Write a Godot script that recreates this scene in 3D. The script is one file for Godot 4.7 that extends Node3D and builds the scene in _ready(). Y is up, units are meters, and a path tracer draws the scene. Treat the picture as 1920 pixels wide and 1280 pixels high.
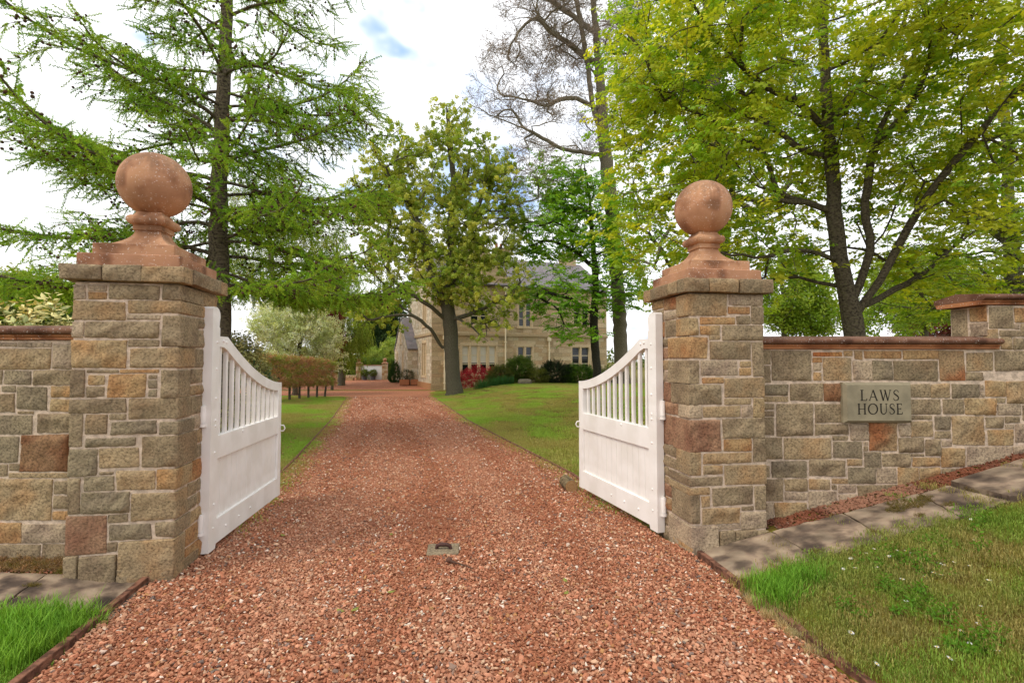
extends Node3D
# A stone gateway with open white gates, a red gravel drive and a house behind trees.

const FOCAL := 950.0          # focal length in pixels of the 1920 x 1280 photograph
const EYE := 1.5
var PITCH := atan(35.0 / 950.0)
var M := {}
var rng := RandomNumberGenerator.new()
var noise_a := FastNoiseLite.new()
var noise_c := FastNoiseLite.new()
var taken := {}
var SPRAY := {}

const STONES_LP := [[131,533,160,560,"p"],[164,534,199,546,"p"],[164,547,199,561,"o"],[203,534,298,561,"g"],[303,534,338,562,"gc"],[131,564,234,599,"t"],[238,564,334,587,"tc"],[236,589,300,599,"p"],[303,590,335,650,"gc"],[131,602,156,633,"p"],[159,603,298,634,"g"],[129,637,237,690,"y"],[240,637,298,649,"g"],[242,652,332,690,"tc"],[129,692,159,744,"g"],[161,693,222,699,"g"],[224,693,297,699,"o"],[164,703,195,721,"y"],[161,724,195,744,"g"],[201,701,273,745,"o"],[277,703,294,710,"g"],[277,712,294,727,"b"],[277,730,293,744,"b"],[300,693,330,745,"gc"],[126,748,235,773,"g"],[240,748,326,786,"dc"],[125,776,154,838,"g"],[158,777,201,814,"d"],[204,776,236,787,"g"],[207,790,293,815,"b"],[298,790,324,814,"bc"],[159,820,253,837,"b"],[264,818,324,876,"dc"],[122,842,181,893,"b"],[185,840,260,878,"t"],[185,884,212,890,"g"],[119,897,150,964,"g"],[156,894,213,921,"b"],[216,882,289,918,"t"],[292,880,323,918,"yc"],[151,923,241,962,"b"],[244,923,322,976,"tc"],[113,968,198,1041,"k"],[202,964,239,979,"g"],[204,982,283,1012,"b"],[289,980,319,1006,"gc"],[200,1017,219,1035,"g"],[222,1012,319,1063,"tc"],[112,1043,146,1076,"g"],[148,1042,218,1076,"g"],[221,1066,251,1092,"g"],[253,1067,287,1092,"k"],[290,1066,319,1096,"dc"]]
const STONES_LW := [[-49,642,31,649,"p"],[32,642,96,650,"p"],[-49,654,95,693,"t"],[99,645,135,691,"p"],[-49,695,2,720,"g"],[7,695,56,720,"b"],[62,694,135,720,"g"],[2,723,28,735,"b"],[-49,723,-2,764,"t"],[31,724,88,768,"b"],[94,723,135,744,"y"],[-49,739,26,771,"d"],[93,748,135,771,"y"],[32,771,62,776,"t"],[-49,779,60,814,"b"],[68,775,135,810,"g"],[-49,819,34,867,"b"],[37,815,129,884,"r"],[-49,870,13,893,"g"],[16,869,36,883,"g"],[15,886,129,896,"t"],[-49,898,97,976,"t"],[101,901,129,927,"g"],[99,929,129,954,"g"],[97,958,129,975,"y"],[-49,979,39,1019,"o"],[41,981,129,1017,"p"],[-49,1020,74,1055,"g"],[77,1019,129,1057,"g"]]
const STONES_RP := [[1289,550,1362,593,"tc"],[1366,552,1428,572,"p"],[1366,574,1407,589,"o"],[1410,574,1428,608,"g"],[1381,592,1408,608,"g"],[1313,595,1379,608,"o"],[1289,595,1310,628,"yc"],[1313,610,1351,628,"y"],[1355,610,1428,638,"g"],[1330,629,1351,637,"t"],[1289,631,1327,672,"oc"],[1331,640,1408,674,"d"],[1411,640,1430,705,"g"],[1289,676,1312,719,"gc"],[1315,676,1384,704,"p"],[1388,677,1410,688,"y"],[1387,689,1410,704,"o"],[1317,708,1358,719,"o"],[1360,708,1432,744,"t"],[1290,721,1354,759,"gc"],[1359,747,1409,758,"t"],[1413,746,1432,782,"y"],[1290,760,1317,784,"pc"],[1318,761,1389,783,"t"],[1392,760,1412,781,"p"],[1291,786,1352,847,"kc"],[1356,784,1433,821,"g"],[1357,823,1410,846,"o"],[1413,822,1434,866,"g"],[1293,848,1315,892,"tc"],[1319,849,1410,869,"t"],[1319,872,1356,889,"t"],[1359,872,1436,908,"t"],[1295,894,1356,912,"gc"],[1295,914,1332,928,"tc"],[1336,912,1412,947,"g"],[1416,911,1436,956,"g"],[1296,929,1313,982,"gc"],[1316,931,1331,951,"t"],[1317,952,1388,982,"t"],[1391,949,1414,957,"g"],[1389,959,1436,991,"p"],[1295,986,1346,1021,"pc"],[1347,983,1389,992,"p"],[1348,994,1376,1019,"g"],[1378,993,1418,1004,"g"],[1379,1006,1436,1019,"g"],[1419,994,1436,1004,"g"],[1297,1024,1344,1040,"yc"],[1345,1022,1435,1035,"g"]]
const STONES_RW := [[1431,656,1446,683,"g"],[1431,685,1446,717,"g"],[1448,656,1522,714,"g"],[1525,660,1580,668,"n"],[1583,657,1599,668,"y"],[1524,670,1542,679,"o"],[1526,680,1541,695,"p"],[1526,698,1541,713,"y"],[1544,670,1597,713,"t"],[1602,657,1618,674,"t"],[1621,657,1691,673,"o"],[1694,657,1760,673,"o"],[1600,676,1636,712,"p"],[1638,676,1675,712,"b"],[1677,677,1760,713,"d"],[1762,657,1810,714,"x"],[1813,661,1863,695,"t"],[1866,657,1940,695,"g"],[1431,720,1478,741,"b"],[1432,743,1479,753,"t"],[1481,718,1545,752,"g"],[1545,718,1586,752,"r"],[1431,756,1453,768,"g"],[1432,770,1452,781,"g"],[1433,782,1452,816,"g"],[1456,756,1526,817,"g"],[1530,756,1584,792,"g"],[1529,795,1591,815,"g"],[1594,794,1629,826,"p"],[1631,790,1683,846,"x"],[1687,795,1709,817,"p"],[1561,817,1591,826,"g"],[1434,820,1468,861,"g"],[1471,820,1560,860,"t"],[1562,828,1617,859,"b"],[1620,828,1629,834,"p"],[1620,836,1629,846,"g"],[1685,820,1733,848,"g"],[1435,873,1444,895,"g"],[1447,864,1514,895,"b"],[1517,862,1586,894,"g"],[1589,860,1618,874,"t"],[1621,848,1654,876,"b"],[1656,851,1710,875,"g"],[1436,898,1470,939,"g"],[1472,898,1516,920,"t"],[1518,898,1558,918,"t"],[1560,897,1590,907,"t"],[1591,877,1643,907,"b"],[1645,878,1682,907,"p"],[1684,877,1724,914,"y"],[1436,942,1451,978,"p"],[1453,941,1515,978,"y"],[1472,923,1515,938,"p"],[1518,920,1571,962,"p"],[1560,909,1570,918,"g"],[1572,909,1606,924,"p"],[1573,926,1607,950,"p"],[1609,909,1682,945,"d"],[1703,719,1745,745,"g"],[1747,719,1782,745,"t"],[1785,719,1836,745,"b"],[1839,721,1845,731,"p"],[1838,733,1847,744,"p"],[1849,714,1887,743,"y"],[1813,698,1845,714,"g"],[1889,714,1940,756,"t"],[1704,748,1766,776,"g"],[1768,748,1808,776,"g"],[1810,747,1869,778,"y"],[1870,746,1886,755,"g"],[1872,757,1916,778,"p"],[1918,760,1940,789,"g"],[1705,779,1749,787,"g"],[1753,779,1784,806,"b"],[1786,781,1847,834,"t"],[1849,781,1883,803,"g"],[1886,781,1914,793,"g"],[1886,796,1903,803,"p"],[1905,794,1940,831,"p"],[1853,806,1902,834,"y"],[1710,790,1749,819,"t"],[1754,808,1784,822,"g"],[1688,795,1709,817,"p"],[1736,823,1765,855,"g"],[1767,826,1786,837,"p"],[1712,858,1764,875,"y"],[1766,839,1811,876,"y"],[1814,837,1899,874,"p"],[1901,836,1940,856,"p"],[1726,877,1765,899,"y"],[1767,878,1812,892,"g"],[1710,851,1734,856,"g"],[1855,574,1901,615,"gc"],[1903,576,1940,604,"o"],[1903,606,1913,617,"p"],[1875,619,1914,631,"g"],[1855,617,1873,640,"tc"],[1878,632,1899,655,"t"],[1901,633,1940,655,"g"],[1915,606,1940,631,"g"],[1866,642,1876,656,"t"]]


# ------------------------------------------------------------------ small helpers
func ray(px: float, py: float) -> Vector3:
	var v := Vector3((px - 960.0) / FOCAL, -(py - 640.0) / FOCAL, -1.0)
	return v.rotated(Vector3.RIGHT, PITCH)

func at(px: float, py: float, depth: float) -> Vector3:
	var d := ray(px, py)
	return Vector3(0, EYE, 0) + d * (depth / -d.z)

func on_plane(px: float, py: float, p: Vector3, n: Vector3) -> Vector3:
	var d := ray(px, py)
	var o := Vector3(0, EYE, 0)
	return o + d * ((p - o).dot(n) / d.dot(n))

func on_ground(px: float, py: float) -> Vector3:
	var d := ray(px, py)
	var t := 0.5
	var o := Vector3(0, EYE, 0)
	for k in 4000:
		var p := o + d * t
		if p.y <= ground(p.x, -p.z):
			return p
		t += 0.004 + t * 0.002
	return o + d * t

func rf(a: float, b: float) -> float:
	return rng.randf_range(a, b)

func srgb(r: float, g: float, b: float) -> Color:
	return Color(r / 255.0, g / 255.0, b / 255.0).srgb_to_linear()

func piece(xs: Array, ys: Array, x: float) -> float:
	if x <= xs[0]:
		return ys[0]
	for k in range(1, xs.size()):
		if x <= xs[k]:
			return lerpf(ys[k - 1], ys[k], (x - xs[k - 1]) / (xs[k] - xs[k - 1]))
	return ys[-1]

func drive_left(d: float) -> float:
	return piece([-4.0, 2.41, 3.5, 3.95, 6.7, 14.0, 26.5, 27.6, 29.0, 31.0, 60.0], [-1.1, -2.233, -2.44, -2.6, -3.07, -5.0, -8.6, -9.6, -14.0, -26.0, -26.0], d)

func drive_right(d: float) -> float:
	return piece([-4.0, 2.41, 3.95, 4.4, 6.7, 14.0, 26.5, 29.3, 35.2, 60.0], [2.3, 1.588, 1.40, 1.25, 0.87, -1.18, -4.1, -4.5, -5.3, -5.0], d)

func fall(d: float) -> float:
	return -0.02 * clampf(d - 4.0, 0.0, 31.5) + 0.03 * clampf(d - 35.5, 0.0, 14.0)

func ground(x: float, d: float) -> float:
	var y := fall(d)
	var inside := smoothstep(4.3, 4.9, d)
	var r := x - drive_right(d)
	var l := drive_left(d) - x
	if r > 0.0:
		y += (1.0 - inside) * 0.257 * minf(maxf(x - 1.45, 0.0), 7.0)
		y += inside * 0.62 * smoothstep(0.0, 5.0, r) * (1.0 - smoothstep(31.0, 36.0, d) * 0.9)
	if l > 0.0:
		y += (1.0 - smoothstep(3.9, 4.4, d)) * 0.07 * smoothstep(0.1, 0.7, l)
		y += smoothstep(3.9, 4.6, d) * 0.12 * smoothstep(0.0, 3.0, l) * (1.0 - smoothstep(25.0, 27.0, d))
	return y

class Builder:
	var v := PackedVector3Array()
	var n := PackedVector3Array()
	var c := PackedColorArray()
	var u := PackedVector2Array()
	var i := PackedInt32Array()
	func vert(p: Vector3, nn: Vector3, col: Color) -> int:
		v.append(p); n.append(nn); c.append(col)
		return v.size() - 1
	func tri(a: Vector3, b: Vector3, d: Vector3, col: Color) -> void:
		var nn := (d - a).cross(b - a).normalized()
		var k := v.size()
		v.append(a); v.append(b); v.append(d)
		n.append(nn); n.append(nn); n.append(nn)
		c.append(col); c.append(col); c.append(col)
		i.append(k); i.append(k + 1); i.append(k + 2)
	# four corners, clockwise seen from outside
	func quad(a: Vector3, b: Vector3, d: Vector3, e: Vector3, col: Color) -> void:
		tri(a, b, d, col)
		tri(a, d, e, col)
	func box(lo: Vector3, hi: Vector3, col: Color, xf := Transform3D.IDENTITY) -> void:
		var p := []
		for k in 8:
			p.append(xf * Vector3(hi.x if k & 1 else lo.x, hi.y if k & 2 else lo.y, hi.z if k & 4 else lo.z))
		for f in [[4, 6, 7, 5], [1, 3, 2, 0], [0, 2, 6, 4], [5, 7, 3, 1], [6, 2, 3, 7], [0, 4, 5, 1]]:
			quad(p[f[0]], p[f[1]], p[f[2]], p[f[3]], col)
	func tube(pts: Array, radii: Array, sides: int, col: Color, cap := true) -> void:
		var m := pts.size()
		if m < 2:
			return
		var t: Vector3 = (pts[1] - pts[0]).normalized()
		var s := t.cross(Vector3(0.31, 0.2, 0.93))
		if s.length() < 0.1:
			s = t.cross(Vector3.RIGHT)
		s = s.normalized()
		var first := v.size()
		for k in m:
			if k > 0:
				t = (pts[mini(k + 1, m - 1)] - pts[k - 1]).normalized()
				s = (s - t * s.dot(t)).normalized()
			var w := t.cross(s)
			for q in sides:
				var a := TAU * q / sides
				var d := s * cos(a) + w * sin(a)
				vert(pts[k] + d * radii[k], d, col)
		for k in m - 1:
			for q in sides:
				var a := first + k * sides + q
				var b := first + k * sides + (q + 1) % sides
				i.append(a); i.append(a + sides); i.append(b)
				i.append(b); i.append(a + sides); i.append(b + sides)
		if cap:
			var e := vert(pts[m - 1], t, col)
			for q in sides:
				i.append(first + (m - 1) * sides + q); i.append(e); i.append(first + (m - 1) * sides + (q + 1) % sides)
	# a profile of (radius, height) points turned about y; square = true gives a four-sided shape with flat faces
	func lathe(profile: Array, sides: int, col: Color, o := Vector3.ZERO) -> void:
		var first := v.size()
		var m := profile.size()
		for k in m:
			var a: Vector2 = profile[maxi(k - 1, 0)]
			var b: Vector2 = profile[mini(k + 1, m - 1)]
			var t := (b - a).normalized()
			for q in sides:
				var g := TAU * q / sides
				var r := Vector3(cos(g), 0, sin(g))
				vert(o + r * profile[k].x + Vector3.UP * profile[k].y, (r * t.y - Vector3.UP * t.x).normalized(), col)
		for k in m - 1:
			for q in sides:
				var a := first + k * sides + q
				var b := first + k * sides + (q + 1) % sides
				i.append(a); i.append(b); i.append(a + sides)
				i.append(b); i.append(b + sides); i.append(a + sides)
	func square_lathe(profile: Array, col: Color) -> void:
		for k in profile.size() - 1:
			var a: Vector2 = profile[k]
			var b: Vector2 = profile[k + 1]
			for q in 4:
				var x := [Vector3(-1, 0, 1), Vector3(1, 0, 1), Vector3(1, 0, -1), Vector3(-1, 0, -1)]
				var p: Vector3 = x[q]
				var r: Vector3 = x[(q + 1) % 4]
				quad(p * a.x + Vector3.UP * a.y, p * b.x + Vector3.UP * b.y, r * b.x + Vector3.UP * b.y, r * a.x + Vector3.UP * a.y, col)
		var top: Vector2 = profile[-1]
		if top.x > 0.001:
			var y := Vector3.UP * top.y
			quad(Vector3(-top.x, 0, top.x) + y, Vector3(-top.x, 0, -top.x) + y, Vector3(top.x, 0, -top.x) + y, Vector3(top.x, 0, top.x) + y, col)
	func mesh(m: Material) -> ArrayMesh:
		var out := ArrayMesh.new()
		if v.is_empty():
			return out
		var a := []
		a.resize(Mesh.ARRAY_MAX)
		a[Mesh.ARRAY_VERTEX] = v
		a[Mesh.ARRAY_NORMAL] = n
		a[Mesh.ARRAY_COLOR] = c
		a[Mesh.ARRAY_INDEX] = i
		out.add_surface_from_arrays(Mesh.PRIMITIVE_TRIANGLES, a)
		out.surface_set_material(0, m)
		return out

func numbered(called: String) -> String:
	if not taken.has(called):
		taken[called] = 0
		return called
	taken[called] += 1
	return "%s_%03d" % [called, taken[called]]

func tag(o: Node3D, label: String, category: String, group := "", kind := "") -> Node3D:
	if label: o.set_meta("label", label)
	if category: o.set_meta("category", category)
	if group: o.set_meta("group", group)
	if kind: o.set_meta("kind", kind)
	return o

func thing(called: String, label: String, category: String, where: Vector3, group := "", turn := 0.0) -> Node3D:
	var o := Node3D.new()
	o.name = numbered(called)
	add_child(o)
	o.position = where
	o.rotation.y = turn
	tag(o, label, category, group)
	return o

func part(called: String, m: Mesh, parent: Node3D, where := Transform3D.IDENTITY) -> MeshInstance3D:
	var o := MeshInstance3D.new()
	o.name = called if parent != self else numbered(called)
	o.mesh = m
	o.transform = where
	parent.add_child(o, true)
	return o

func structure(called: String, m: Mesh, label: String, category: String) -> MeshInstance3D:
	var o := part(called, m, self)
	tag(o, label, category, "", "structure")
	return o

# many copies of one small shape as one part
func scatter(called: String, m: Mesh, places: Array, tints: Array, parent: Node3D) -> MultiMeshInstance3D:
	var mm := MultiMesh.new()
	mm.transform_format = MultiMesh.TRANSFORM_3D
	mm.use_colors = true
	mm.mesh = m
	mm.instance_count = places.size()
	for k in places.size():
		mm.set_instance_transform(k, places[k])
		mm.set_instance_color(k, tints[k])
	var o := MultiMeshInstance3D.new()
	o.name = called if parent != self else numbered(called)
	o.multimesh = mm
	parent.add_child(o, true)
	return o

func lattice(length: float, r: float, cell: float) -> PackedFloat32Array:
	var out := PackedFloat32Array([-length / 2])
	var k := maxi(1, roundi((length - 2 * r) / cell))
	for q in k + 1:
		out.append(-length / 2 + r + (length - 2 * r) * q / k)
	out.append(length / 2)
	return out

# a block with rounded edges; rough > 0 breaks its faces like hewn stone
func block(b: Builder, xf: Transform3D, size: Vector3, r: float, cell: float, col: Color, rough := 0.0, stain := Color(0, 0, 0), stain_share := 0.0, bare_back := false, warp := 0.0) -> void:
	r = minf(r, minf(size.x, minf(size.y, size.z)) * 0.4)
	var X := lattice(size.x, r, cell)
	var Y := lattice(size.y, r, cell)
	var Z := lattice(size.z, r, maxf(cell, size.z / 3.0) if rough <= 0.0 else cell)
	var h := size / 2
	var ids := {}
	var off := Vector3(rf(-50, 50), rf(-50, 50), rf(-50, 50))
	var tilt := Vector2(rf(-1, 1), rf(-1, 1)) * rough * 2.0
	var start := b.v.size()
	var nx := X.size() - 1
	var ny := Y.size() - 1
	var nz := Z.size() - 1
	var corner := [Vector2(rf(-1, 1), rf(-1, 1)) * warp, Vector2(rf(-1, 1), rf(-1, 1)) * warp, Vector2(rf(-1, 1), rf(-1, 1)) * warp, Vector2(rf(-1, 1), rf(-1, 1)) * warp]
	var faces := [[0, nx, 0, ny, 2, nz], [0, nx, 0, ny, 2, 0], [0, ny, 0, nz, 0, 0], [0, ny, 0, nz, 0, nx], [0, nx, 0, nz, 1, 0], [0, nx, 0, nz, 1, ny]]
	for f in faces.size():
		if f == 1 and bare_back:
			continue
		var fa: Array = faces[f]
		var axis: int = fa[4]
		for p in fa[1]:
			for q in fa[3]:
				var quad := []
				for e in [[0, 0], [1, 0], [1, 1], [0, 1]]:
					var g := Vector3i.ZERO
					if axis == 2: g = Vector3i(p + e[0], q + e[1], fa[5])
					elif axis == 0: g = Vector3i(fa[5], p + e[0], q + e[1])
					else: g = Vector3i(p + e[0], fa[5], q + e[1])
					var key := g.x + g.y * 256 + g.z * 65536
					if not ids.has(key):
						var w := Vector3(X[g.x], Y[g.y], Z[g.z])
						var inner := w.clamp(-h + Vector3.ONE * r, h - Vector3.ONE * r)
						var d := w - inner
						var out := d.normalized()
						w = inner + out * r if d.length() > 1e-6 else w
						var shade := 1.0
						var k := col
						if warp > 0.0:
							var fx := w.x / size.x + 0.5
							var fy := w.y / size.y + 0.5
							var cw: Vector2 = (corner[0] * (1 - fx) + corner[1] * fx) * (1 - fy) + (corner[2] * (1 - fx) + corner[3] * fx) * fy
							w.x += cw.x
							w.y += cw.y
						if rough > 0.0:
							var s := off + w
							var rim := smoothstep(0.0, 0.022, minf(h.x - absf(w.x), h.y - absf(w.y)))
							var e1 := noise_a.get_noise_3dv(s * 9.0)
							var e2 := noise_c.get_noise_3dv(s * 7.0)
							var e3 := noise_a.get_noise_3dv(s * 24.0)
							w += out * (rough * (0.35 * e1 + 0.25 * e3))
							if out.z > 0.3:
								w.z += maxf(rough * (0.15 + rim * (0.9 * e1 + 1.3 * (e2 + 0.6) + 0.45) + 0.45 * e3) + (tilt.x * w.x / size.x + tilt.y * w.y / size.y) * rim, -0.001)
							shade = 1.0 + 0.22 * noise_a.get_noise_3dv(s * 5.0 + Vector3.ONE * 9.0) + 0.25 * e3
							if stain_share > 0.0:
								k = col.lerp(stain, clampf(stain_share + 1.4 * noise_a.get_noise_3dv(s * 4.0 + Vector3.ONE * 31.0), 0.0, 1.0))
						ids[key] = b.vert(xf * w, Vector3.ZERO, Color(k.r * shade, k.g * shade, k.b * shade))
					quad.append(ids[key])
				var flip: bool = f == 1 or f == 2 or f == 5
				flip = not flip
				if axis == 1: flip = f == 4
				var o: Array = quad if not flip else [quad[0], quad[3], quad[2], quad[1]]
				for t in [[o[0], o[1], o[2]], [o[0], o[2], o[3]]]:
					var nn := (b.v[t[2]] - b.v[t[0]]).cross(b.v[t[1]] - b.v[t[0]])
					for z in 3:
						b.i.append(t[z])
						b.n[t[z]] = b.n[t[z]] + nn
	for k in range(start, b.v.size()):
		b.n[k] = b.n[k].normalized()

func cbox(lo: Vector3, hi: Vector3, m: Material, r := 0.004, col := Color.WHITE) -> ArrayMesh:
	var b := Builder.new()
	block(b, Transform3D(Basis.IDENTITY, (lo + hi) / 2), hi - lo, r, 9.0, col)
	return b.mesh(m)

# a closed outline of (x, y) points given thickness along z
func extrude(b: Builder, outline: PackedVector2Array, z0: float, z1: float, col: Color) -> void:
	var idx := Geometry2D.triangulate_polygon(outline)
	for k in range(0, idx.size(), 3):
		var p := outline[idx[k]]
		var q := outline[idx[k + 1]]
		var r := outline[idx[k + 2]]
		if (q - p).cross(r - p) > 0:
			var s := q
			q = r
			r = s
		b.tri(Vector3(p.x, p.y, z1), Vector3(q.x, q.y, z1), Vector3(r.x, r.y, z1), col)
		b.tri(Vector3(p.x, p.y, z0), Vector3(r.x, r.y, z0), Vector3(q.x, q.y, z0), col)
	var turn := 0.0
	for k in outline.size():
		turn += outline[k].cross(outline[(k + 1) % outline.size()])
	for k in outline.size():
		var p := outline[k]
		var q := outline[(k + 1) % outline.size()]
		if turn < 0:
			var s := p
			p = q
			q = s
		b.quad(Vector3(p.x, p.y, z0), Vector3(p.x, p.y, z1), Vector3(q.x, q.y, z1), Vector3(q.x, q.y, z0), col)

# ------------------------------------------------------------------ materials
func noise_tex(freq: float, stops: Array, size := 512, oct := 5, seed_ := 1, kind := FastNoiseLite.TYPE_SIMPLEX_SMOOTH, gain := 0.5) -> NoiseTexture2D:
	var f := FastNoiseLite.new()
	f.noise_type = kind
	f.frequency = freq
	f.fractal_octaves = oct
	f.seed = seed_
	f.fractal_gain = gain
	var t := NoiseTexture2D.new()
	t.width = size
	t.height = size
	t.seamless = true
	t.noise = f
	if stops.size():
		var g := Gradient.new()
		var offs := PackedFloat32Array()
		var cols := PackedColorArray()
		for s in stops:
			offs.append(s[0])
			cols.append(s[1])
		g.offsets = offs
		g.colors = cols
		t.color_ramp = g
	return t

func grey(v: float) -> Color:
	return Color(v, v, v)

func mat(col: Color, rough := 0.85, tex: Texture2D = null, scale := 1.0, relief: Texture2D = null, relief_cm := 0.3, vertex := true) -> StandardMaterial3D:
	var m := StandardMaterial3D.new()
	m.albedo_color = col.linear_to_srgb()
	m.roughness = rough
	m.metallic_specular = 0.35
	m.vertex_color_use_as_albedo = vertex
	m.uv1_triplanar = true
	m.uv1_world_triplanar = true
	m.uv1_scale = Vector3.ONE * scale
	if tex:
		m.albedo_texture = tex
	if relief:
		m.heightmap_enabled = true
		m.heightmap_texture = relief
		m.heightmap_scale = relief_cm
	return m

func leaf_mat(through: float, rough := 0.5) -> StandardMaterial3D:
	var m := StandardMaterial3D.new()
	m.vertex_color_use_as_albedo = true
	m.roughness = rough
	m.metallic_specular = 0.3
	m.cull_mode = BaseMaterial3D.CULL_DISABLED
	m.backlight_enabled = true
	m.backlight = Color(through, through, through * 0.6)
	return m

func make_materials() -> void:
	var grain := noise_tex(0.03, [[0.1, grey(0.55)], [0.4, grey(0.88)], [0.6, grey(1.0)], [0.74, grey(1.0)], [0.84, grey(1.0)]], 512, 6, 3, FastNoiseLite.TYPE_SIMPLEX_SMOOTH, 0.68)
	var bump := noise_tex(0.03, [], 512, 6, 7, FastNoiseLite.TYPE_SIMPLEX_SMOOTH, 0.64)
	var pits := noise_tex(0.06, [], 512, 4, 11, FastNoiseLite.TYPE_CELLULAR)
	M.stone = mat(Color.WHITE, 0.92, grain, 2.6, bump, 0.4)
	M.mortar = mat(srgb(212, 190, 168), 0.95, noise_tex(0.02, [[0.2, grey(0.82)], [0.7, grey(1.0)]], 256, 5, 4), 3.1, bump, 0.25, false)
	# red sandstone with dark streaks of dirt and pale lichen specks
	var weather := noise_tex(0.006, [[0.15, Color(0.64, 0.60, 0.58)], [0.38, Color(0.86, 0.82, 0.80)], [0.55, grey(1.0)], [0.8, Color(1.0, 1.0, 0.98)]], 512, 6, 21)
	var specks := noise_tex(0.11, [[0.0, Color(1, 1, 1, 0)], [0.80, Color(1, 1, 1, 0)], [0.83, Color(0.92, 0.87, 0.80, 0.85)], [1.0, Color(0.95, 0.9, 0.85, 1)]], 512, 2, 22)
	M.sandstone = mat(srgb(188, 144, 112), 0.9, weather, 0.9, bump, 0.12)
	M.sandstone.detail_enabled = true
	M.sandstone.detail_albedo = specks
	M.sandstone.detail_blend_mode = BaseMaterial3D.BLEND_MODE_MIX
	M.slab = mat(Color.WHITE, 0.92, noise_tex(0.008, [[0.2, Color(0.50, 0.47, 0.47)], [0.42, Color(0.74, 0.70, 0.68)], [0.55, Color(0.92, 0.88, 0.84)], [0.72, Color(1, 0.98, 0.94)]], 512, 7, 31), 0.9, bump, 0.4)
	M.paint = mat(srgb(244, 240, 236), 0.42, noise_tex(0.008, [[0.2, Color(0.955, 0.95, 0.94)], [0.7, grey(1.0)]], 256, 4, 41), 1.3, noise_tex(0.02, [], 256, 4, 42), 0.05)
	M.sign = mat(srgb(148, 138, 114), 0.85, noise_tex(0.012, [[0.2, grey(0.86)], [0.7, grey(1.0)]], 256, 6, 5), 1.3, bump, 0.05)
	M.letter = mat(srgb(42, 38, 32), 0.8, null, 1.0, null, 0.0, false)
	M.soil = mat(srgb(128, 118, 62), 1.0, noise_tex(0.02, [[0.25, Color(0.62, 0.52, 0.36)], [0.5, Color(0.86, 0.86, 0.6)], [0.75, Color(0.9, 1.0, 0.6)]], 512, 5, 51), 0.7, bump, 1.2, false)
	M.gravel_bed = mat(srgb(182, 128, 98), 1.0, noise_tex(0.11, [[0.2, Color(0.42, 0.36, 0.34)], [0.42, Color(0.88, 0.80, 0.76)], [0.6, Color(1, 0.95, 0.9)], [0.8, Color(1.0, 1.0, 1.0)]], 1024, 4, 61), 0.42, pits, 1.5, false)
	M.pebble = mat(Color.WHITE, 0.85, null, 1.0, null, 0.0)
	M.pebble.metallic_specular = 0.3
	M.timber = mat(srgb(134, 92, 72), 0.9, noise_tex(0.02, [[0.2, grey(0.6)], [0.6, grey(1.0)]], 256, 5, 71), 2.0, bump, 0.6, false)
	M.bark = mat(Color.WHITE, 0.95, noise_tex(0.02, [[0.2, Color(0.5, 0.5, 0.48)], [0.45, Color(0.85, 0.85, 0.8)], [0.65, Color(1, 1, 0.96)], [0.8, Color(0.86, 0.95, 0.72)]], 512, 5, 81), 1.6, bump, 2.0)
	M.twig = mat(Color.WHITE, 0.9)
	M.leaf = leaf_mat(1.0)
	M.waxy = leaf_mat(0.35, 0.35)
	M.needle = leaf_mat(0.7, 0.6)
	M.grass = leaf_mat(0.7, 0.6)
	M.petal = leaf_mat(0.5, 0.7)
	M.moss = mat(srgb(126, 120, 44), 1.0, grain, 4.0, null, 0.0)
	M.ashlar = mat(Color.WHITE, 0.92, grain, 0.9, bump, 0.8)
	M.house_joint = mat(srgb(168, 150, 126), 0.95, null, 1.0, null, 0.0, false)
	M.trim = mat(srgb(226, 202, 164), 0.9, grain, 1.0)
	M.cream = mat(srgb(236, 222, 190), 0.5)
	M.slate = mat(Color.WHITE, 0.6, grain, 1.2)
	M.pane = mat(Color(0.012, 0.014, 0.016), 0.06, null, 1.0, null, 0.0, false)
	M.pane.metallic_specular = 0.5
	M.blind = mat(srgb(228, 222, 208), 0.8)
	M.iron = mat(srgb(98, 78, 74), 0.6, grain, 6.0)
	M.iron.metallic = 0.5
	M.white_wall = mat(srgb(228, 228, 230), 0.8)
	M.clay = mat(srgb(168, 110, 76), 0.85, grain, 3.0)
	M.pot = mat(srgb(84, 86, 92), 0.7)
	M.log = mat(srgb(176, 140, 96), 0.85, grain, 5.0, bump, 0.3)

# ------------------------------------------------------------------ plants: sprays of leaves
func leaf_at(b: Builder, o: Vector3, dir: Vector3, face: Vector3, size: float, col: Color, lobed: bool) -> void:
	var side := dir.cross(face).normalized()
	var up := side.cross(dir).normalized()
	var pts := []
	if lobed:
		for q in [[0.0, 0.0], [-0.16, 0.02], [-0.52, 0.16], [-0.34, 0.40], [-0.54, 0.70], [-0.20, 0.64], [0.0, 1.0], [0.20, 0.64], [0.54, 0.70], [0.34, 0.40], [0.52, 0.16], [0.16, 0.02]]:
			pts.append(o + (side * q[0] + dir * q[1] - up * (absf(q[0]) * 0.28 + q[1] * q[1] * 0.18)) * size)
	else:
		for q in [[0.0, 0.0], [-0.24, 0.32], [-0.2, 0.66], [0.0, 1.0], [0.2, 0.66], [0.24, 0.32]]:
			pts.append(o + (side * q[0] + dir * q[1] - up * (absf(q[0]) * 0.4 + q[1] * q[1] * 0.15)) * size)
	var mid := o + dir * size * 0.42
	for k in pts.size():
		b.tri(mid, pts[k], pts[(k + 1) % pts.size()], col)

func tint(c: Color, v: float) -> Color:
	var s := 1.0 + rf(-v, v)
	return Color(c.r * s * (1.0 + rf(-v, v) * 0.5), c.g * s, c.b * s)

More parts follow.
